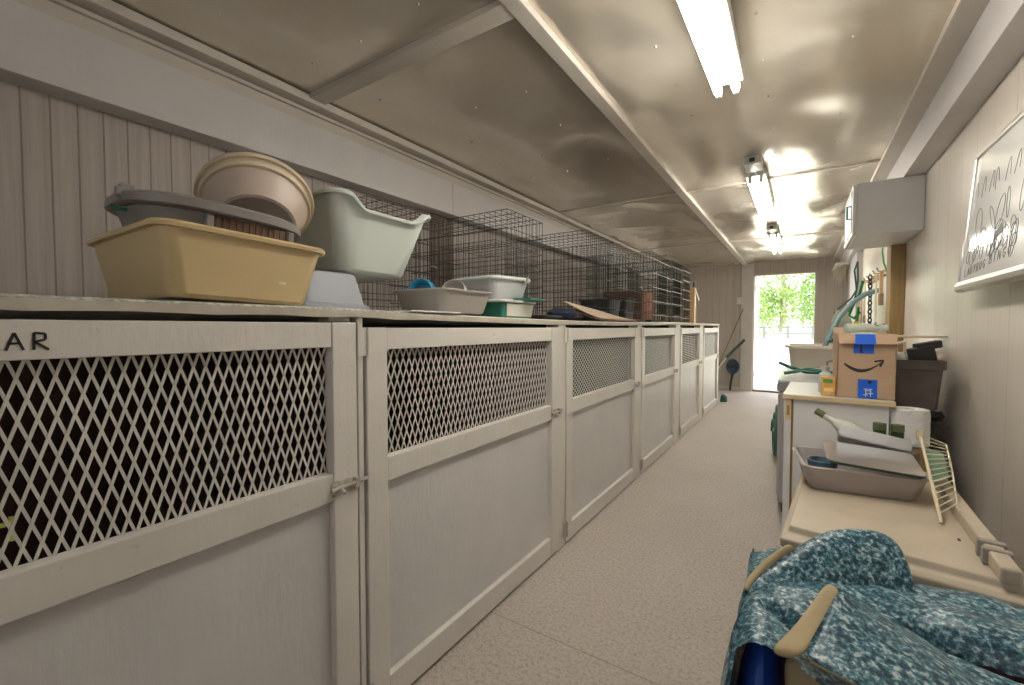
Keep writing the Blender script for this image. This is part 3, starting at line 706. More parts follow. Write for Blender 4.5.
def strap(name, label, y, x, z0, z1, w, mats, cat='lead'):
    t = thing(name, label, cat, (x, y, z0))
    n = 10; mb = MB()
    for s in (0, 1):
        rr = []
        for i in range(n+1):
            u = i/n; yy = (-1)**s*.03*math.sin(PI*u); z = (z1-z0)*u
            rr.append([(-.002, yy-w/2, z), (.002, yy-w/2, z), (.002, yy+w/2, z), (-.002, yy+w/2, z)])
        mb.rings(rr)
    mb.build('webbing', mats[0], t)
    MB().box((-.008, -w*.9, (z1-z0)*.9), (.008, w*.9, (z1-z0)*.9+.07)).build('clip', mats[1], t, bevel=.004)
    return t
strap('hanging_lead', 'yellow webbing lead hanging left of the chain', 5.35, .51, 1.545, 1.10, .03, (ROPEY, BRASS))
strap('hanging_lead', 'cream webbing lead hanging beside the timber post', 4.62, .51, 1.545, 1.02, .035, (ROPEW, STEEL))
strap('hanging_lead', 'pale yellow webbing lead hanging farther along, behind the green leads', 5.6, .50, 1.545, .98, .04, (ROPEY, STEEL))
gl = thing('hanging_lead', 'bright green lead with yellow middle hanging left of the chain', 'lead', (.50, 5.42, 1.55))
MB().tube([(0, 0, 0), (-.02, .05, -.12), (-.07, .12, -.25), (-.09, .14, -.33), (-.055, .06, -.36), (-.02, 0, -.3)], .012, 8).build('loop', ROPEG, gl, smooth=True)
MB().tube([(-.03, 0, -.25), (-.045, 0, -.42)], .011, 8).build('cord', ROPEG, gl, smooth=True)
MB().tube([(-.045, 0, -.39), (-.05, 0, -.47)], .022, 8).build('grip', M('bright_yellow_plastic', (.75, .5, .03), .4), gl, smooth=True)
MB().tube([(-.05, 0, -.47), (-.065, 0, -.56)], .02, 8).build('tail', ROPEG, gl, smooth=True)
hang('hanging_cable', 'thin green cable dropping from the wall cabinet to the hooks', 'cable', [(.55, 4.62, 1.82), (.545, 4.64, 1.72), (.55, 4.6, 1.62), (.56, 4.5, 1.54), (.565, 4.42, 1.48)], .006, ROPEG)
hang('lead', 'dark looped lead hanging highest at the grey wall post', 'lead', [(.49, 5.85, 1.79), (.47, 5.9, 1.7), (.49, 5.88, 1.5), (.46, 6.0, 1.42), (.36, 6.05, 1.32), (.31, 6.05, 1.26), (.33, 6.0, 1.22), (.43, 5.95, 1.26), (.48, 5.9, 1.4), (.5, 5.87, 1.6), (.49, 5.85, 1.79)], .009, M('dark_green_webbing', (.03, .08, .06), .6))
br = thing('hanging_brush', 'small wooden brush hanging at the top of the timber post', 'brush', (.51, 4.36, 1.36))
MB().box((-.01, -.02, 0), (.012, .02, .17)).build('handle', TIMBER, br, bevel=.004)
MB().box((-.012, -.03, -.09), (.014, .03, 0)).build('bristles', M('bristle', (.25, .18, .1), .9), br, bevel=.004)
tp = MB(); rnd = random.Random(3)
for k in range(38):
    y = 7.6+rnd.random()*.8; x = .42+rnd.random()*.1; L_ = .08+.22*rnd.random()
    tp.add([(x, y, 1.99), (x+.02, y+.04, 1.99), (x-.05*rnd.random(), y+.02*rnd.random(), 1.99-L_)], [(0, 1, 2)])
tp.box((.40, 7.55, 1.97), (.53, 8.45, 1.9995))
tag(tp.build('hanging_sheeting', M('torn_white_sheet', (.66, .63, .54), .8)), 'torn white sheeting hanging in tatters high by the end wall', 'sheeting')
# mop
mp = thing('mop', 'string mop with greenish head upright by the grey wall post', 'mop', (.36, 5.75, 0))
MB().tube([(.06, 0, 0), (.0, 0, 1.05)], .012, 8).build('handle', TIMBERD, mp, smooth=True)
hd = MB(); rnd = random.Random(8)
for k in range(60):
    a = rnd.random()*2*PI; d_ = .03+.05*rnd.random()
    hd.tube([(0, 0, 1.17), (d_*.7*math.cos(a), d_*.7*math.sin(a), 1.24+.04*rnd.random()), (d_*1.2*math.cos(a), d_*1.2*math.sin(a), 1.16), (d_*.9*math.cos(a), d_*.9*math.sin(a), 1.04-.1*rnd.random())], .008, 5)
hd.build('yarn', M('pale_green_yarn', (.50, .55, .46), .9), mp)
st = MB()
for k in range(40):
    a = rnd.random()*2*PI; d_ = .02+.04*rnd.random()
    st.tube([(d_*math.cos(a), d_*math.sin(a), 1.08), (d_*1.4*math.cos(a)+.02, d_*1.4*math.sin(a), .95), (d_*1.3*math.cos(a)+.03, d_*1.3*math.sin(a), .86)], .009, 5)
st.build('rag', MOPC, mp)

# utility sink with hose
sk = thing('utility_sink', 'cream plastic utility sink on legs behind the grey freezer', 'sink', (.2, 4.62, 0))
s_ = MB().rings([rrect(.44, .44, .05, z=.62), rrect(.50, .50, .06, z=.64), rrect(.56, .58, .06, z=.93), rrect(.61, .63, .07, z=.93), rrect(.61, .63, .07, z=.952), rrect(.545, .565, .055, z=.952), rrect(.47, .47, .05, z=.66)])
s_.build('basin', SINKM, sk, smooth=True)
for x in (-.21, .21):
    for y in (-.21, .21): MB().box((x-.02, y-.02, 0), (x+.02, y+.02, .66)).build('leg', SINKM, sk, bevel=.004)
tag(MB().tube([(.56, 4.90, 1.42), (.47, 4.86, 1.39), (.37, 4.80, 1.31), (.285, 4.78, 1.185), (.225, 4.74, 1.05), (.18, 4.72, .92), (.155, 4.70, .80)], .021, 12).build('drain_hose', HOSEG, smooth=True), 'thick grey-teal hose arching down into the cream sink', 'hose')
hang('tap_pipe', 'green pipe slanting over the rim of the cream sink', 'pipe', [(.20, 4.5, .985), (.33, 4.55, 1.04), (.45, 4.6, 1.09), (.58, 4.6, 1.12)], .014, HOSEC)
# freezer
fz = thing('chest_freezer', 'grey chest freezer between the sink and the white cabinet', 'freezer', (-.105, 3.02, 0))
MB().box((.008, .004, .06), (.62, .99, .725)).build('body', FREEZ, fz, bevel=.012, seg=3)
for k in range(4): MB().box((.002, .02+.012, .1+k*.0), (.009, .98, .7)).build('front_panel', FREEZ, fz, bevel=.002) if k == 0 else None
q = MB()
for k in range(5): q.box((.012+k*.02, -.0005, .09), (.024+k*.02, .006, .72))
q.build('side_rib', FREEZ, fz, bevel=.002)
lid = MB().box((-.004, -.004, .727), (.625, .995, .772)).build('lid', FREEZD, fz, bevel=.008, seg=3)
MB().box((.0, .0, .7725), (.62, .99, .795)).build('lid_top', FREEZT, lid, bevel=.01, seg=3)
MB().box((.03, .03, 0), (.58, .95, .06)).build('plinth', BLACKP, fz)
# scoop tool
sc = thing('tongs', 'dark green scoop tongs lying on the white freezer lid', 'tongs', (-.02, 3.3, .797))
MB().tube([(-.09, .05, .075), (-.03, .03, .05), (.03, .0, .035), (.16, -.02, .03)], .011, 8).build('arm', GREENB, sc, smooth=True)
MB().tube([(-.06, .0, .0115), (.0, .0, .025), (.06, .0, .045), (.2, .03, .025)], .011, 8).build('arm', GREENB, sc, smooth=True)
MB().lathe([(0, .0), (.05, .004), (.065, .02), (.06, .024), (.045, .01), (0, .006)], 20, (.10, .02, .012), 1.3, 1).build('scoop', GREENB, sc, smooth=True)
MB().tube([(.15, .05, .02), (.17, .16, .08), (.22, .2, .10), (.3, .2, .10)], .006, 8).build('wire_handle', BLACKP, sc, smooth=True)
# coiled hose by the freezer front
ho = MB()
for k in range(3):
    cx = -.15-.014*k; r = .21-.035*k
    ho.tube([(cx+.012*i/28-.02*math.cos(2*PI*i/28), 4.30+.02*k+r*1.6*math.cos(2*PI*i/28), .23-.03*k+r*math.sin(2*PI*i/28)) for i in range(29)], .009, 8)
tag(ho.build('garden_hose', HOSEC, smooth=True), 'coiled dark green garden hose against the front of the freezer', 'hose')

# white cabinet with wood-edged top
cb = thing('storage_cabinet', 'white laminate cabinet with wood edged top in front of the freezer', 'cabinet', (-.055, 2.40, 0), math.radians(-2.0))
CW, CD, CH = .385, .585, .79
MB().box((.03, .012, .0), (CW-.012, CD, CH-.022)).build('body', LAMW, cb)
MB().box((.0, .004, .0), (.027, .05, CH-.022)).build('stile', LAMW, cb, bevel=.002)
MB().box((.0, .052, .0), (.026, CD, CH-.022)).build('door', LAMW, cb, bevel=.002)
MB().box((.027, .010, 0), (.036, .0115, CH-.022)).build('seam', TIMBERD, cb)
MB().box((.004, .001, CH-.115), (.026, .0045, CH-.025)).build('strike_plate', EDGE, cb)
MB().box((.010, -.0015, CH-.095), (.020, .0015, CH-.05)).build('strike_slot', M('slot_brown', (.33, .2, .08), .6), cb)
tp_ = MB().box((-.006, .006, CH-.02), (CW+.006, CD, CH)).build('top', LAMW, cb)
MB().box((-.008, -.004, CH-.021), (CW+.008, .006, CH+.0005)).build('edging', EDGE, tp_, bevel=.002)

# cardboard parcel box
bx = thing('parcel_box', 'brown cardboard parcel box with smile arrow and blue tape, on the white cabinet', 'box', (.142, 2.43, .7915), math.radians(2))
BW, BD, BH = .200, .20, .280
o_ = MB()
o_.box((0, 0, 0), (BW, .004, BH)).box((0, BD-.004, 0), (BW, BD, BH)).box((0, 0, 0), (.004, BD, BH)).box((BW-.004, 0, 0), (BW, BD, BH)).box((0, 0, 0), (BW, BD, .004))
o_.build('carton', CARD, bx)
MB().rings([[(-.002, 0, BH), (BW+.002, 0, BH), (BW+.002, .003, BH), (-.002, .003, BH)], [(.004, -.022, BH-.042), (BW-.004, -.022, BH-.042), (BW-.004, -.019, BH-.042), (.004, -.019, BH-.042)]]).build('flap', CARD, bx)
MB().box((BW+.001, .02, BH-.015), (BW+.125, BD-.02, BH-.011)).build('flap', CARD, bx)
MB().rings([[(0, BD, BH), (BW, BD, BH), (BW, BD+.003, BH), (0, BD+.003, BH)], [(0, BD+.04, BH+.03), (BW, BD+.04, BH+.03), (BW, BD+.043, BH+.03), (0, BD+.043, BH+.03)]]).build('flap', CARD, bx)
ar = MB()
pts = []
for i in range(21):
    u = i/20; x = .024+.125*u; z = .155-.038*math.sin(PI*min(1, u*.93+.04))**.9+.006*u
    pts.append((x, z, .0034+.0042*math.sin(PI*min(1, u+.12))))
for (x, z, w_), (x2, z2, w2) in zip(pts, pts[1:]): ar.add([(x, -.0006, z-w_), (x2, -.0006, z2-w2), (x2, -.0006, z2+w2), (x, -.0006, z+w_)], [(0, 1, 2, 3)])
for a, b_ in (((.128, .162), (.158, .168)), ((.158, .168), (.147, .140))):
    d_ = Vector((b_[0]-a[0], b_[1]-a[1])).normalized(); nn = Vector((-d_.y, d_.x))*.004
    ar.add([(a[0]-nn.x, -.0007, a[1]-nn.y), (b_[0]-nn.x, -.0007, b_[1]-nn.y), (b_[0]+nn.x, -.0007, b_[1]+nn.y), (a[0]+nn.x, -.0007, a[1]+nn.y)], [(0, 1, 2, 3)])
ar.build('printed_arrow', INK, bx)
MB().rings([[(.058, -.0225, BH-.043), (.130, -.0225, BH-.043), (.130, -.022, BH-.043), (.058, -.022, BH-.043)], [(.060, -.001, BH), (.128, -.001, BH), (.128, -.0005, BH), (.060, -.0005, BH)]]).box((.056, -.0012, .195), (.126, -.0004, .238)).build('tape', TAPE, bx)
MB().box((.078, -.0018, .198), (.085, -.0013, .234)).box((.078, -.0018, .198), (.089, -.0013, .202)).build('tape_mark', INK, bx)
t2 = MB().box((.074, -.0012, .002), (.140, -.0004, .083)).build('tape', TAPE, bx)
MB().lathe([(0, 0), (.007, 0), (.007, .0006), (0, .0006)], 12, mat=Matrix.Translation((.114, -.0012, .072)) @ Matrix.Rotation(PI/2, 4, 'X')).build('dot', INK, t2)
lg = MB()
for (y0, y1, z) in ((.094, .124, .040), (.098, .12, .033), (.104, .127, .022), (.092, .108, .015)): lg.box((y0, -.002, z), (y1, -.0013, z+.003))
lg.box((.1, -.002, .008), (.103, -.0013, .04)).box((.116, -.002, .01), (.119, -.0013, .038)).build('tape_print', LAMW, t2)
# packing inside the box
pk = MB(); rr = []
for i in range(7):
    u = i/6
    rr.append([(.012+.235*u, .012+.14*k/10, BH-.012+.018*math.sin(PI*u)*math.sin(PI*k/10)+.009*noise.noise(Vector((u*5, k*.6, 2)))) for k in range(11)])
pk.rings(rr, False, False, False)
o_ = tag(pk.build('bubble_wrap', M('pale_packing', (.62, .62, .54), .5), smooth=True), 'pale crumpled packing filling the top of the parcel box', 'packing')
o_.location = (.142, 2.43, .7915); o_.rotation_euler = (0, 0, math.radians(2)); o_.scale = (.76, 1.15, 1)
bg = thing('plastic_bottle', 'pale squat bottle lying across the open parcel box', 'bottle', (.17, 2.53, 1.096), math.radians(20))
MB().lathe([(0, 0), (.018, .002), (.022, .012), (.022, .1), (.01, .125), (.01, .14), (0, .14)], 20, mat=Matrix.Rotation(PI/2, 4, 'Y')).build('body', M('pale_green_bottle', (.55, .6, .5), .4), bg, smooth=True)
MB().lathe([(0, .14), (.016, .14), (.016, .165), (0, .165)], 16, mat=Matrix.Rotation(PI/2, 4, 'Y')).build('cap', PALE, bg, smooth=True)
# yellow carton and a small bottle
yc = thing('treat_carton', 'small yellow and red printed carton left of the parcel box', 'carton', (.085, 2.44, .7915), math.radians(2))
MB().box((0, 0, 0), (.052, .035, .085)).build('carton', YELLOW, yc, bevel=.002)
MB().box((.006, -.0006, .058), (.042, -.0001, .076)).build('print_panel', M('green_print', (.12, .3, .08), .5), yc)
MB().box((.010, -.0006, .02), (.044, -.0001, .035)).build('print_panel', M('pale_print', (.8, .68, .35), .5), yc)
sb = thing('squeeze_bottle', 'small grey-white bottle standing behind the yellow carton', 'bottle', (.105, 2.56, .7915))
MB().lathe([(0, 0), (.026, 0), (.028, .006), (.028, .085), (.014, .1), (.014, .105), (0, .105)], 20).build('body', PALE, sb, smooth=True)
MB().lathe([(0, .1055), (.017, .1055), (.017, .125), (0, .125)], 16).build('cap', M('grey_cap', (.4, .4, .38), .4), sb, smooth=True)

# dark tub and roll, on a low black stand behind the beige chest
tag(MB().box((.335, 2.385, 0), (.45, 2.50, .6105)).build('wooden_block', TIMBERD, bevel=.004), 'brown wooden block standing behind the beige chest, under the paper roll', 'block')
lc = thing('low_stand', 'low black stand under the dark brown tub by the right wall', 'stand', (.375, 2.70, 0))
MB().box((0, 0, .655), (.152, .32, .675)).build('top', BLACKP, lc, bevel=.003)
for x in (.02, .132):
    for y in (.03, .29): MB().box((x-.015, y-.015, 0), (x+.015, y+.015, .655)).build('leg', BLACKP, lc)
bb = tag(MB().rings([rrect(.17, .30, .03, z=0), rrect(.185, .33, .04, z=.02), rrect(.17, .30, .05, z=.041)]).build('folded_bag', BLACKP, smooth=True), 'black folded bag wedged under the dark brown tub', 'bag'); bb.location = (.465, 2.86, .676)
db = thing('storage_tub', 'dark brown plastic tub against the right wall, behind the parcel box', 'tub', (.455, 2.86, .718))
tub(.15, .30, .18, .34, .232, .025, rim=.003, lip=False).build('body', BINB, db, smooth=True)
MB().rings([rrect(.182, .342, .025, z=.19), rrect(.197, .355, .03, z=.192), rrect(.197, .355, .03, z=.232), rrect(.175, .335, .025, z=.2325), rrect(.175, .335, .025, z=.19)], False, False).build('rim', BINB, db, smooth=True)
jr = thing('dust_brush', 'black angular brush head sticking up from the dark tub', 'brush', (.485, 2.79, .957), math.radians(30))
MB().box((-.05, -.02, -.06), (.05, .02, .055), Matrix.Rotation(math.radians(-14), 3, 'Y')).box((-.035, -.018, .04), (.075, .018, .075), Matrix.Rotation(math.radians(-10), 3, 'Y')).build('head', BLACKP, jr, bevel=.005)
for k, (x, y, r, m_, l_) in enumerate(((.40, 2.80, .03, PALE, 'crumpled pale bag at the left inside the dark tub'), (.535, 2.84, .032, M('pinkish_bag', (.6, .5, .44), .6), 'pinkish crumpled bag at the right inside the dark tub'))):
    bl_ = MB(); rr = []
    for i in range(8):
        a = PI*(i+.3)/8.6; rr.append([(r*1.2*math.sin(a)*math.cos(2*PI*j/12)*(1+.25*noise.noise(Vector((i, j*.7, k)))), r*1.2*math.sin(a)*math.sin(2*PI*j/12), r*1.3-r*1.4*math.cos(a)) for j in range(12)])
    o_ = tag(bl_.rings(rr).build('crumpled_bag', m_, smooth=True), l_, 'bag'); o_.location = (x, y, .905)
tag(MB().box((.385, 2.93, 1.05), (XR-.001, 3.10, 1.059)).build('wall_shelf', CREAM, bevel=.002), 'thin cream shelf board on the right wall above the dark tub', 'shelf')
wj = thing('plastic_jug', 'cream jug standing behind the parcel box above the dark tub', 'jug', (.40, 3.20, .797))
MB().rings([rrect(.10, .10, .02, z=0), rrect(.105, .105, .025, z=.18), rrect(.06, .06, .02, z=.23), rrect(.035, .035, .015, z=.245), rrect(.035, .035, .015, z=.265)]).build('body', SINKM, wj, smooth=True)
MB().tube([(.04, 0, .21), (.08, 0, .225), (.09, 0, .17), (.055, 0, .14)], .01, 8).build('handle', SINKM, wj, smooth=True)
# paper roll in its wrapper
pr_ = thing('paper_roll', 'white wrapped paper roll standing behind the baking trays', 'paper roll', (.388, 2.44, .6115))
MB().lathe([(0, .003), (.055, .0), (.062, .006), (.063, .08), (.061, .142), (.052, .15), (.018, .148), (.017, .12), (0, .12)], 32).build('roll', PAPER, pr_, smooth=True)
wr = MB(); rr = []
for i in range(9):
    z = .004+.145*i/8
    rr.append([((.0655+.003*noise.noise(Vector((3*math.cos(a), 3*math.sin(a), z*22))))*math.cos(a), (.0655+.003*noise.noise(Vector((3*math.cos(a), 3*math.sin(a), z*22))))*math.sin(a), z) for a in (2*PI*k/40 for k in range(40))])
wr.rings(rr, False, False).build('wrapper', M('white_wrapper', (.76, .76, .75), .4, bmp=.5, bscale=45), pr_, smooth=True)

# beige chest
bc = thing('storage_chest', 'beige resin storage chest in the right foreground', 'storage chest', (0, 0, 0))
def quad(inset, z):
    c4 = [Vector((-.03, 1.41)), Vector((.425, 1.34)), Vector((.475, 2.28)), Vector((.035, 2.28))]
    m_ = sum(c4, Vector((0, 0)))/4
    return [((p+(m_-p).normalized()*inset).x, (p+(m_-p).normalized()*inset).y, z) for p in c4]
MB().rings([quad(.07, .0), quad(.045, .485)]).build('body', CHEST, bc, bevel=.012)
ld = MB().rings([quad(.0, .495), quad(-.012, .50), quad(-.012, .522), quad(.0, .53), quad(.022, .532), quad(.028, .55)]).build('lid', CHEST, bc, bevel=.005)
MB().rings([quad(.012, .462), quad(.012, .494)]).build('lip', CHEST, bc, bevel=.004)
MB().box((.384, 1.35, .5503), (.418, 2.15, .586), Matrix.Rotation(math.radians(-2), 3, 'Z')).build('hinge_ridge', CHEST, ld, bevel=.005)
MB().box((.366, 1.478, .5503), (.416, 1.50, .592), Matrix.Rotation(math.radians(-6), 3, 'Z')).box((.364, 1.435, .5503), (.414, 1.455, .590), Matrix.Rotation(math.radians(-6), 3, 'Z')).build('hinge', CHESTG, ld, bevel=.003)
tag(MB().box((.352, 1.565, .5502), (.357, 1.578, .552)).build('debris_chip', INK), 'tiny dark chip lying on the beige chest lid', 'chip')
ZL = .5512
# grey pan with trays
gp2 = thing('dish_pan', 'grey plastic pan on the beige chest holding baking trays', 'pan', (.165, 1.925, ZL), math.radians(7))
tub(.285, .235, .325, .275, .085, .03, rim=.006, rh=.008).build('body', M('pinkish_grey_plastic', (.385, .345, .33), .4), gp2, smooth=True)
bw = tag(MB().lathe([(0, .0), (.03, 0), (.04, .006), (.046, .05), (.042, .05), (.035, .012), (0, .01)], 28).build('small_bowl', M('dull_blue_plastic', (.09, .17, .23), .4), smooth=True), 'small dull blue bowl in the left corner of the grey pan', 'bowl')
bw.location = (.075, 1.91, ZL+.028)
def tray(name, label, loc, rot, w, d, h, mat, rim, under=False):
    t = thing(name, label, 'baking tray', loc, 0, None, rot)
    MB().rings([rrect(w-.02, d-.02, .012, z=0), rrect(w, d, .014, z=h), rrect(w-.004, d-.004, .013, z=h), rrect(w-.024, d-.024, .011, z=.002)]).build('body', mat, t, smooth=True)
    MB().rings([rrect(w, d, .014, z=h-.001), rrect(w+.012, d+.012, .018, z=h-.002), rrect(w+.012, d+.012, .018, z=h+.001), rrect(w-.004, d-.004, .013, z=h+.001)]).build('rim', rim, t)
    if under: MB().box((-w/2+.004, -d/2-.004, .002), (w/2-.004, -d/2+.004, h-.003)).build('edge_strip', M('dark_green_edge', (.01, .05, .03), .4), t, bevel=.002)
    return t
tray('baking_tray', 'shiny flat baking tray lying tilted across the grey pan', (.202, 1.875, .655), (math.radians(7), math.radians(3.5), math.radians(2)), .235, .18, .014, BAKE, ALU, True)
tray('roasting_tin', 'deep worn roasting tin leaning on edge behind the flat baking tray', (.228, 2.02, .700), (math.radians(99), math.radians(9), math.radians(-6)), .19, .062, .03, M('worn_tin', (.17, .155, .14), .6, .2, c2=(.12, .105, .09), scale=20), ALU)
bo = thing('glass_bottle', 'clear bottle with dark neck lying tilted behind the roasting tin', 'bottle', (.235, 2.13, .66), 0, None, (math.radians(-12), math.radians(-62), math.radians(-8)))
MB().lathe([(0, 0), (.03, .0), (.033, .01), (.033, .10), (.013, .145), (.012, .175), (0, .175)], 24).build('body', M('pale_bottle', (.58, .6, .53), .2), bo, smooth=True)
MB().lathe([(0, .1755), (.0135, .1755), (.0135, .21), (0, .21)], 16).build('cap', M('olive_cap', (.13, .14, .06), .4), bo, smooth=True)
for (x, l_) in ((.265, 'small dark green jar behind the roasting tin, left of the pair'), (.318, 'small dark green jar behind the roasting tin, next to the paper roll')):
    j_ = thing('small_jar', l_, 'jar', (x, 2.2, ZL))
    MB().lathe([(0, 0), (.018, 0), (.02, .006), (.02, .15), (0, .152)], 20).build('body', M('dark_green_glass', (.03, .07, .03), .2), j_, smooth=True)
    MB().lathe([(0, .1525), (.021, .1525), (.021, .178), (0, .18)], 20).build('lid', M('olive_lid', (.10, .12, .05), .5), j_, smooth=True)
bk = tag(MB().box((0, 0, 0), (.07, .05, .10)).build('wicker_block', BROWNB, bevel=.008), 'brown woven holder between the roasting tin and wire rack', 'holder'); bk.location = (.30, 2.11, ZL)
# cream wire rack leaning up
rk = thing('wire_rack', 'cream coated wire shelf rack leaning at the right end of the grey pan', 'wire rack', (0, 0, 0))
def off(u, s):    # flat rack panel: left bar runs foot to top, right bar is shorter
    l = Vector((.339, 1.69, ZL+.022)).lerp(Vector((.347, 2.0, .738)), u)
    r = Vector((.392, 1.77, ZL+.036)).lerp(Vector((.412, 2.0, .712)), u); r.z += .018*math.sin(PI*u)
    return l.lerp(r, s)
MB().tube([off(i/12, 1) for i in range(13)], .0026, 8).build('side_wire', CREAMW, rk, smooth=True)
MB().tube([off(i/12, 0) for i in range(13)], .0045, 8).box((.338, 1.985, .72), (.352, 2.005, .752)).build('side_bar', CREAMW, rk, smooth=True)
MB().tube([off(0, 0), (.337, 1.655, ZL+.007)], .0042, 8).build('foot', CREAMW, rk, smooth=True)
for k in range(15):
    u = k/14; MB().tube([off(u, 0), off(u, 1)], .0019, 6).build('rung', CREAMW, rk, smooth=True)
sf = MB().rings([[off(.42, .15)+Vector((.0, .02, -.02)), off(.42, .95)+Vector((.0, .02, -.02)), off(.95, .95)+Vector((.0, .02, -.03)), off(.95, .15)+Vector((.0, .02, -.03))], [off(.42, .15)+Vector((.0, .024, -.024)), off(.42, .95)+Vector((.0, .024, -.024)), off(.95, .95)+Vector((.0, .024, -.034)), off(.95, .15)+Vector((.0, .024, -.034))]])
tag(sf.build('plastic_sheet', M('pale_green_sheet', (.16, .30, .20), .4)), 'pale green plastic sheet showing through the wire rack', 'sheet')

# ------------------------------------------------------------------ speckled cloth heap in the foreground
hp = thing('cloth_bundle', 'dark maroon cloth bundle showing in the crease of the teal speckled cloth', 'cloth', (.285, .88, 0))
MB().rings([rrect(.46, .60, .10, 6, z=0), rrect(.53, .64, .12, 6, z=.12), rrect(.53, .62, .12, 6, z=.40), rrect(.50, .58, .12, 6, z=.46), rrect(.40, .50, .12, 6, z=.478)]).build('bundle', MAROON, hp, smooth=True)
ml = MB(); rr = []
for i in range(9):
    a = PI*(i+.4)/8.8; rr.append([(-.268+.055*math.sin(a)*math.cos(2*PI*j/12), .06+.17*math.sin(a)*math.sin(2*PI*j/12), .42-.135*math.cos(a)+.006*noise.noise(Vector((i, j*.8, 3)))) for j in range(12)])
ml.rings(rr).build('fold', M('dark_purple_cloth', (.03, .02, .06), .8), hp, smooth=True)
tc_ = thing('speckled_cloth', 'teal and white speckled vinyl cloth heaped in the right foreground', 'cloth', (0, 0, 0))
def sstep(a, b, x):
    t = max(0, min(1, (x-a)/(b-a))); return t*t*(3-2*t)
def segd(x, y, a, b):
    ax, ay = a; bx_, by_ = b; t = max(0, min(1, ((x-ax)*(bx_-ax)+(y-ay)*(by_-ay))/((bx_-ax)**2+(by_-ay)**2)))
    return math.hypot(x-ax-t*(bx_-ax), y-ay-t*(by_-ay))
def hz(x, y):
    z = .575+.012*noise.noise(Vector((x*7, y*7, .4)))+.006*noise.noise(Vector((x*18, y*14, 2.4)))
    z -= .075*math.exp(-(segd(x, y, (.185, 1.015), (.60, .90))/.018)**2)      # valley over the maroon bundle
    z += .020*math.exp(-(segd(x, y, (.25, 1.06), (.6, 1.02))/.05)**2)
    z += .018*math.exp(-(segd(x, y, (-.06, .95), (-.05, .72))/.03)**2)
    z -= .03*math.exp(-(segd(x, y, (-.03, .95), (.03, .90))/.018)**2)
    z -= .03*sstep(1.16, 1.30, y)*sstep(.1, .2, x)
    return z
mf = MB(); rr = []
for i in range(25):
    u = i/24; p = Vector((.178, 1.018)).lerp(Vector((.60, .90)), u); n_ = Vector((.27, .963)); wd = .020*math.sin(PI/2*min(1, u*3.2))**.6
    row = []
    for k in range(9):
        t_ = -1+k/4; q = p+n_*wd*t_
        row.append((q.x-.285, q.y-.88, hz(q.x, q.y)+.007-.011*abs(t_)**3+.003*noise.noise(Vector((q.x*40, q.y*40, 3)))))
    rr.append(row)
q_ = mf.rings(rr, False, False, False).build('fold', MAROON, hp)
for p in q_.data.polygons: p.use_smooth = True
def cloth_surface():
    nu, nv_ = 150, 150; v = []
    for j in range(nv_+1):
        y = .42+.85*j/nv_
        for i in range(nu+1):
            u = i/nu
            if u < .22:                       # hangs down the left side
                s = (u/.22); arch = .17*sstep(.60, .70, y)*(1-sstep(.80, .93, y))*0
                d = (1-s)*(.30-.17*math.exp(-((y-.74)/.09)**2))
                x = -.085-.018*math.sin(PI*min(1, (1-s)*1.0))-.008*noise.noise(Vector((y*9, s*3, 7)))+.012*(1-s)
                x0 = -.085; z = hz(x0, y)-d*(1-.25*s)-.006
            else:
                s = (u-.22)/.78; x = -.085+.70*s; z = hz(x, y)-.02*math.exp(-(s*22)**1.2)
                if s < .06: z -= .004
            if y > 1.22: z -= (y-1.22)*.9
            v.append((x, y, z))
    def keep(j, i):
        x, y, z = v[j*(nu+1)+i]
        return not (-.084 < x < .05 and y < .80-1.1*max(0, x-.0))
    f = [(j*(nu+1)+i, j*(nu+1)+i+1, (j+1)*(nu+1)+i+1, (j+1)*(nu+1)+i) for j in range(nv_) for i in range(nu) if keep(j, i)]
    return MB().add(v, f)
cs = cloth_surface().build('sheet', CLOTH, tc_, smooth=True)
for p in cs.data.polygons: p.use_smooth = True
def solid(o, t, m2=None):
    md = o.modifiers.new('thickness', 'SOLIDIFY'); md.thickness = t; md.offset = -1
    if m2:
        o.data.materials.append(m2); md.material_offset = 1; md.material_offset_rim = 1
    return o
def patch(name, rows, mat, sub=2, t=.006, m2=None):
    n = len(rows[0]); mb = MB().rings([[Vector(p) for p in r] for r in rows], False, False, False)
    o = mb.build(name, mat, tc_, smooth=False)
    for p in o.data.polygons: p.use_smooth = True
    s = o.modifiers.new('soft', 'SUBSURF'); s.levels = sub; s.render_levels = sub
    return solid(o, t, m2)
# the standing fold at the back
top = [(-.078, 1.035, .570), (-.040, 1.078, .597), (.004, 1.121, .629), (.042, 1.153, .654), (.073, 1.174, .667), (.133, 1.198, .672), (.172, 1.206, .664), (.193, 1.187, .634), (.200, 1.160, .592)]
base = [(-.080, 1.012, .555), (-.026, 1.040, .553), (.018, 1.058, .556), (.061, 1.08, .560), (.111, 1.105, .562), (.150, 1.125, .562), (.175, 1.135, .562), (.19, 1.143, .560), (.203, 1.15, .558)]
mid1 = [((a[0]*.55+b_[0]*.45), (a[1]*.6+b_[1]*.4)-.006, a[2]*.5+b_[2]*.5-.006) for a, b_ in zip(base, top)]
backr = [(p[0]+.002, p[1]+.035, p[2]-.012) for p in top]
back2 = [(p[0]+.004, p[1]+.075, .53+.25*(p[2]-.57)) for p in top]
patch('back_fold', [base, mid1, top, backr, back2], CLOTH, 2, .005, FOAM)
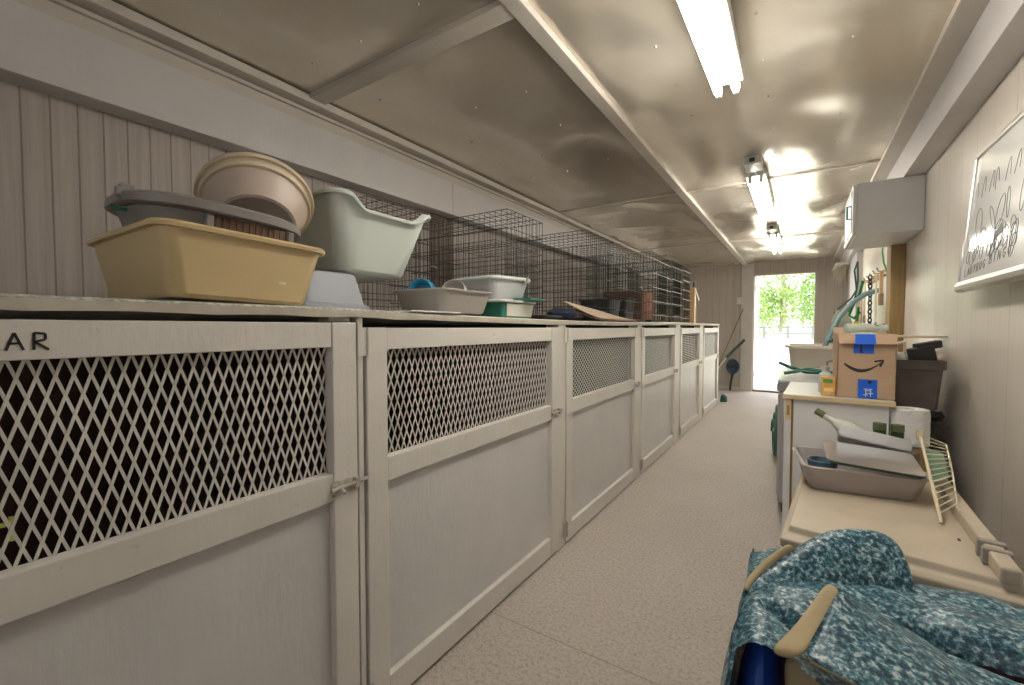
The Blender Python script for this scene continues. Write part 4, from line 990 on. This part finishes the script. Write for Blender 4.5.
# the rolled front fold with its tan foam edge showing
edge = [(-.038, .792, .588), (-.012, .818, .606), (.014, .86, .630), (.034, .90, .650), (.050, .932, .662)]
r1 = [(.012, .785, .602), (.024, .82, .612), (.040, .858, .630), (.056, .898, .648), (.066, .928, .656)]
r2 = [(.045, .775, .600), (.06, .81, .612), (.08, .85, .626), (.10, .90, .632), (.105, .945, .622)]
r3 = [(.10, .765, .597), (.115, .80, .606), (.14, .85, .612), (.15, .91, .610), (.15, .985, .592)]
r4 = [(.16, .75, .590), (.18, .80, .595), (.20, .85, .598), (.205, .91, .592), (.19, .99, .572)]
r5 = [(.22, .74, .560), (.24, .80, .566), (.25, .85, .566), (.245, .91, .566), (.215, .99, .555)]
patch('front_fold', [r1, r2, r3, r4, r5], CLOTH, 2, .006, FOAM)
# foam edge: a thick curled lip
def lip():
    rr = []
    for a, b_ in zip(edge, r1):
        a, b_ = Vector(a), Vector(b_); m_ = (a+b_)/2+Vector((-.006, -.004, .004))
        rr.append([a+Vector((0, 0, -.012)), a, m_, b_+Vector((0, 0, .001)), b_+Vector((.002, 0, -.006)), (a+b_)/2+Vector((0, 0, -.02))])
    return rr
o = MB().rings(lip()).build('foam_edge', FOAM, tc_); s = o.modifiers.new('soft', 'SUBSURF'); s.levels = 2; s.render_levels = 2
for p in o.data.polygons: p.use_smooth = True
# tan backing seen at the back fold's left and at the near arch
patch('foam_edge', [[(-.088, 1.00, .562), (-.084, 1.035, .573), (-.054, 1.085, .600), (-.012, 1.125, .627)], [(-.082, 1.003, .562), (-.074, 1.04, .574), (-.043, 1.082, .598), (-.006, 1.121, .627)], [(-.080, 1.02, .55), (-.07, 1.05, .56), (-.035, 1.10, .58), (.0, 1.14, .6)]], FOAM, 2, .003)
patch('under_fold', [[(-.012, .835, .565), (.012, .825, .575), (.035, .80, .578)], [(-.006, .79, .53), (.022, .78, .55), (.05, .765, .558)], [(.004, .73, .49), (.035, .72, .52), (.07, .71, .535)]], FOAM, 2, .004)
bb_ = MB(); rr = []
for i in range(10):
    a = PI*(i+.35)/9.7
    rr.append([(-.046+.050*math.sin(a)*math.cos(2*PI*j/14), .90+.15*math.sin(a)*math.sin(2*PI*j/14)*(1+.2*noise.noise(Vector((i*.5, j*.9, 1)))), .28-.282*math.cos(a)) for j in range(14)])
o_ = tag(bb_.rings(rr).build('blue_bag', BAGB, smooth=True), 'shiny blue bag peeking out below the left edge of the speckled cloth', 'bag')

# ------------------------------------------------------------------ end wall things
sw_ = thing('switch_box', 'cream switch box on the post left of the doorway', 'switch', (-.885, YE-.031, 1.55))
MB().box((-.045, -.03, -.05), (.045, .001, .07)).build('box', SINKM, sw_, bevel=.004)
MB().box((-.008, -.04, -.005), (.008, -.03, .02)).build('toggle', LAMW, sw_)
hang('cane', 'thin brown cane leaning against the end wall', 'cane', [(-1.3, 8.35, .0), (-1.12, 8.45, .62), (-.83, YE-.045, 1.42)], .009, TIMBERD)
pl = thing('pole', 'white pole with green grip leaning on the post left of the doorway', 'pole', (0, 0, 0))
MB().tube([(-1.42, 8.12, .0), (-1.06, 8.38, .58)], .014, 8).build('shaft', PALE, pl, smooth=True)
MB().tube([(-1.06, 8.38, .58), (-.80, YE-.05, .885)], .022, 8).build('grip', M('dark_green_grip', (.03, .07, .05), .6), pl, smooth=True)
sp = thing('scoop', 'navy blue scoop standing handle down against the end wall', 'scoop', (-.97, 8.48, 0), 0, None, (math.radians(-6), 0, 0))
MB().lathe([(0, -.02), (.07, -.015), (.10, .01), (.105, .03), (.098, .03), (.09, .012), (.06, -.004), (0, -.008)], 28, sy=1.25, mat=Matrix.Translation((0, 0, .42)) @ Matrix.Rotation(PI/2, 4, 'X')).build('pan', BLUEP, sp, smooth=True)
MB().box((-.085, -.035, .40), (.085, -.02, .44)).build('band', BLACKP, sp, bevel=.003)
MB().tube([(0, 0, .31), (-.02, -.03, .15), (-.03, -.04, .0)], [.022, .018, .015], 8).build('handle', BLACKP, sp, smooth=True)
dk = tag(MB().lathe([(0, 0), (.045, 0), (.05, .02), (.04, .09), (.015, .11), (0, .11)], 20).build('hose_fitting', HOSEC, smooth=True), 'dark green fitting on the floor at the far kennel corner', 'fitting'); dk.location = (-.93, 7.15, 0)

# ------------------------------------------------------------------ light, sky, camera
w = bpy.data.worlds.new('sky'); SC.world = w; w.use_nodes = True
bgd = w.node_tree.nodes['Background']; bgd.inputs[0].default_value = (.97, .98, 1, 1); bgd.inputs[1].default_value = 4.2
sd = bpy.data.lights.new('sun', 'SUN'); sd.energy = 5.0; sd.angle = .02; sd.color = (1, .96, .88)
so = bpy.data.objects.new('sun', sd); C.objects.link(so)
dirv = Vector((-.75, .45, -.95)).normalized()
so.rotation_euler = dirv.to_track_quat('-Z', 'Y').to_euler()
F = 440.; yaw = math.atan(288/F); pit = math.atan(15/F)
cd = bpy.data.cameras.new('camera'); cd.sensor_fit = 'HORIZONTAL'; cd.sensor_width = 36; cd.lens = F/1024*36; cd.clip_start = .02; cd.clip_end = 300
co = bpy.data.objects.new('camera', cd); C.objects.link(co)
co.location = (0, 0, 1.1); co.rotation_euler = (PI/2-pit, 0, yaw)
SC.camera = co
vs = SC.view_settings; vs.view_transform = 'Standard'; vs.look = 'None'; vs.exposure = 0.45; vs.gamma = 1; vs.use_curve_mapping = False
SC.cycles.max_bounces = 10; SC.cycles.diffuse_bounces = 6; SC.cycles.glossy_bounces = 5
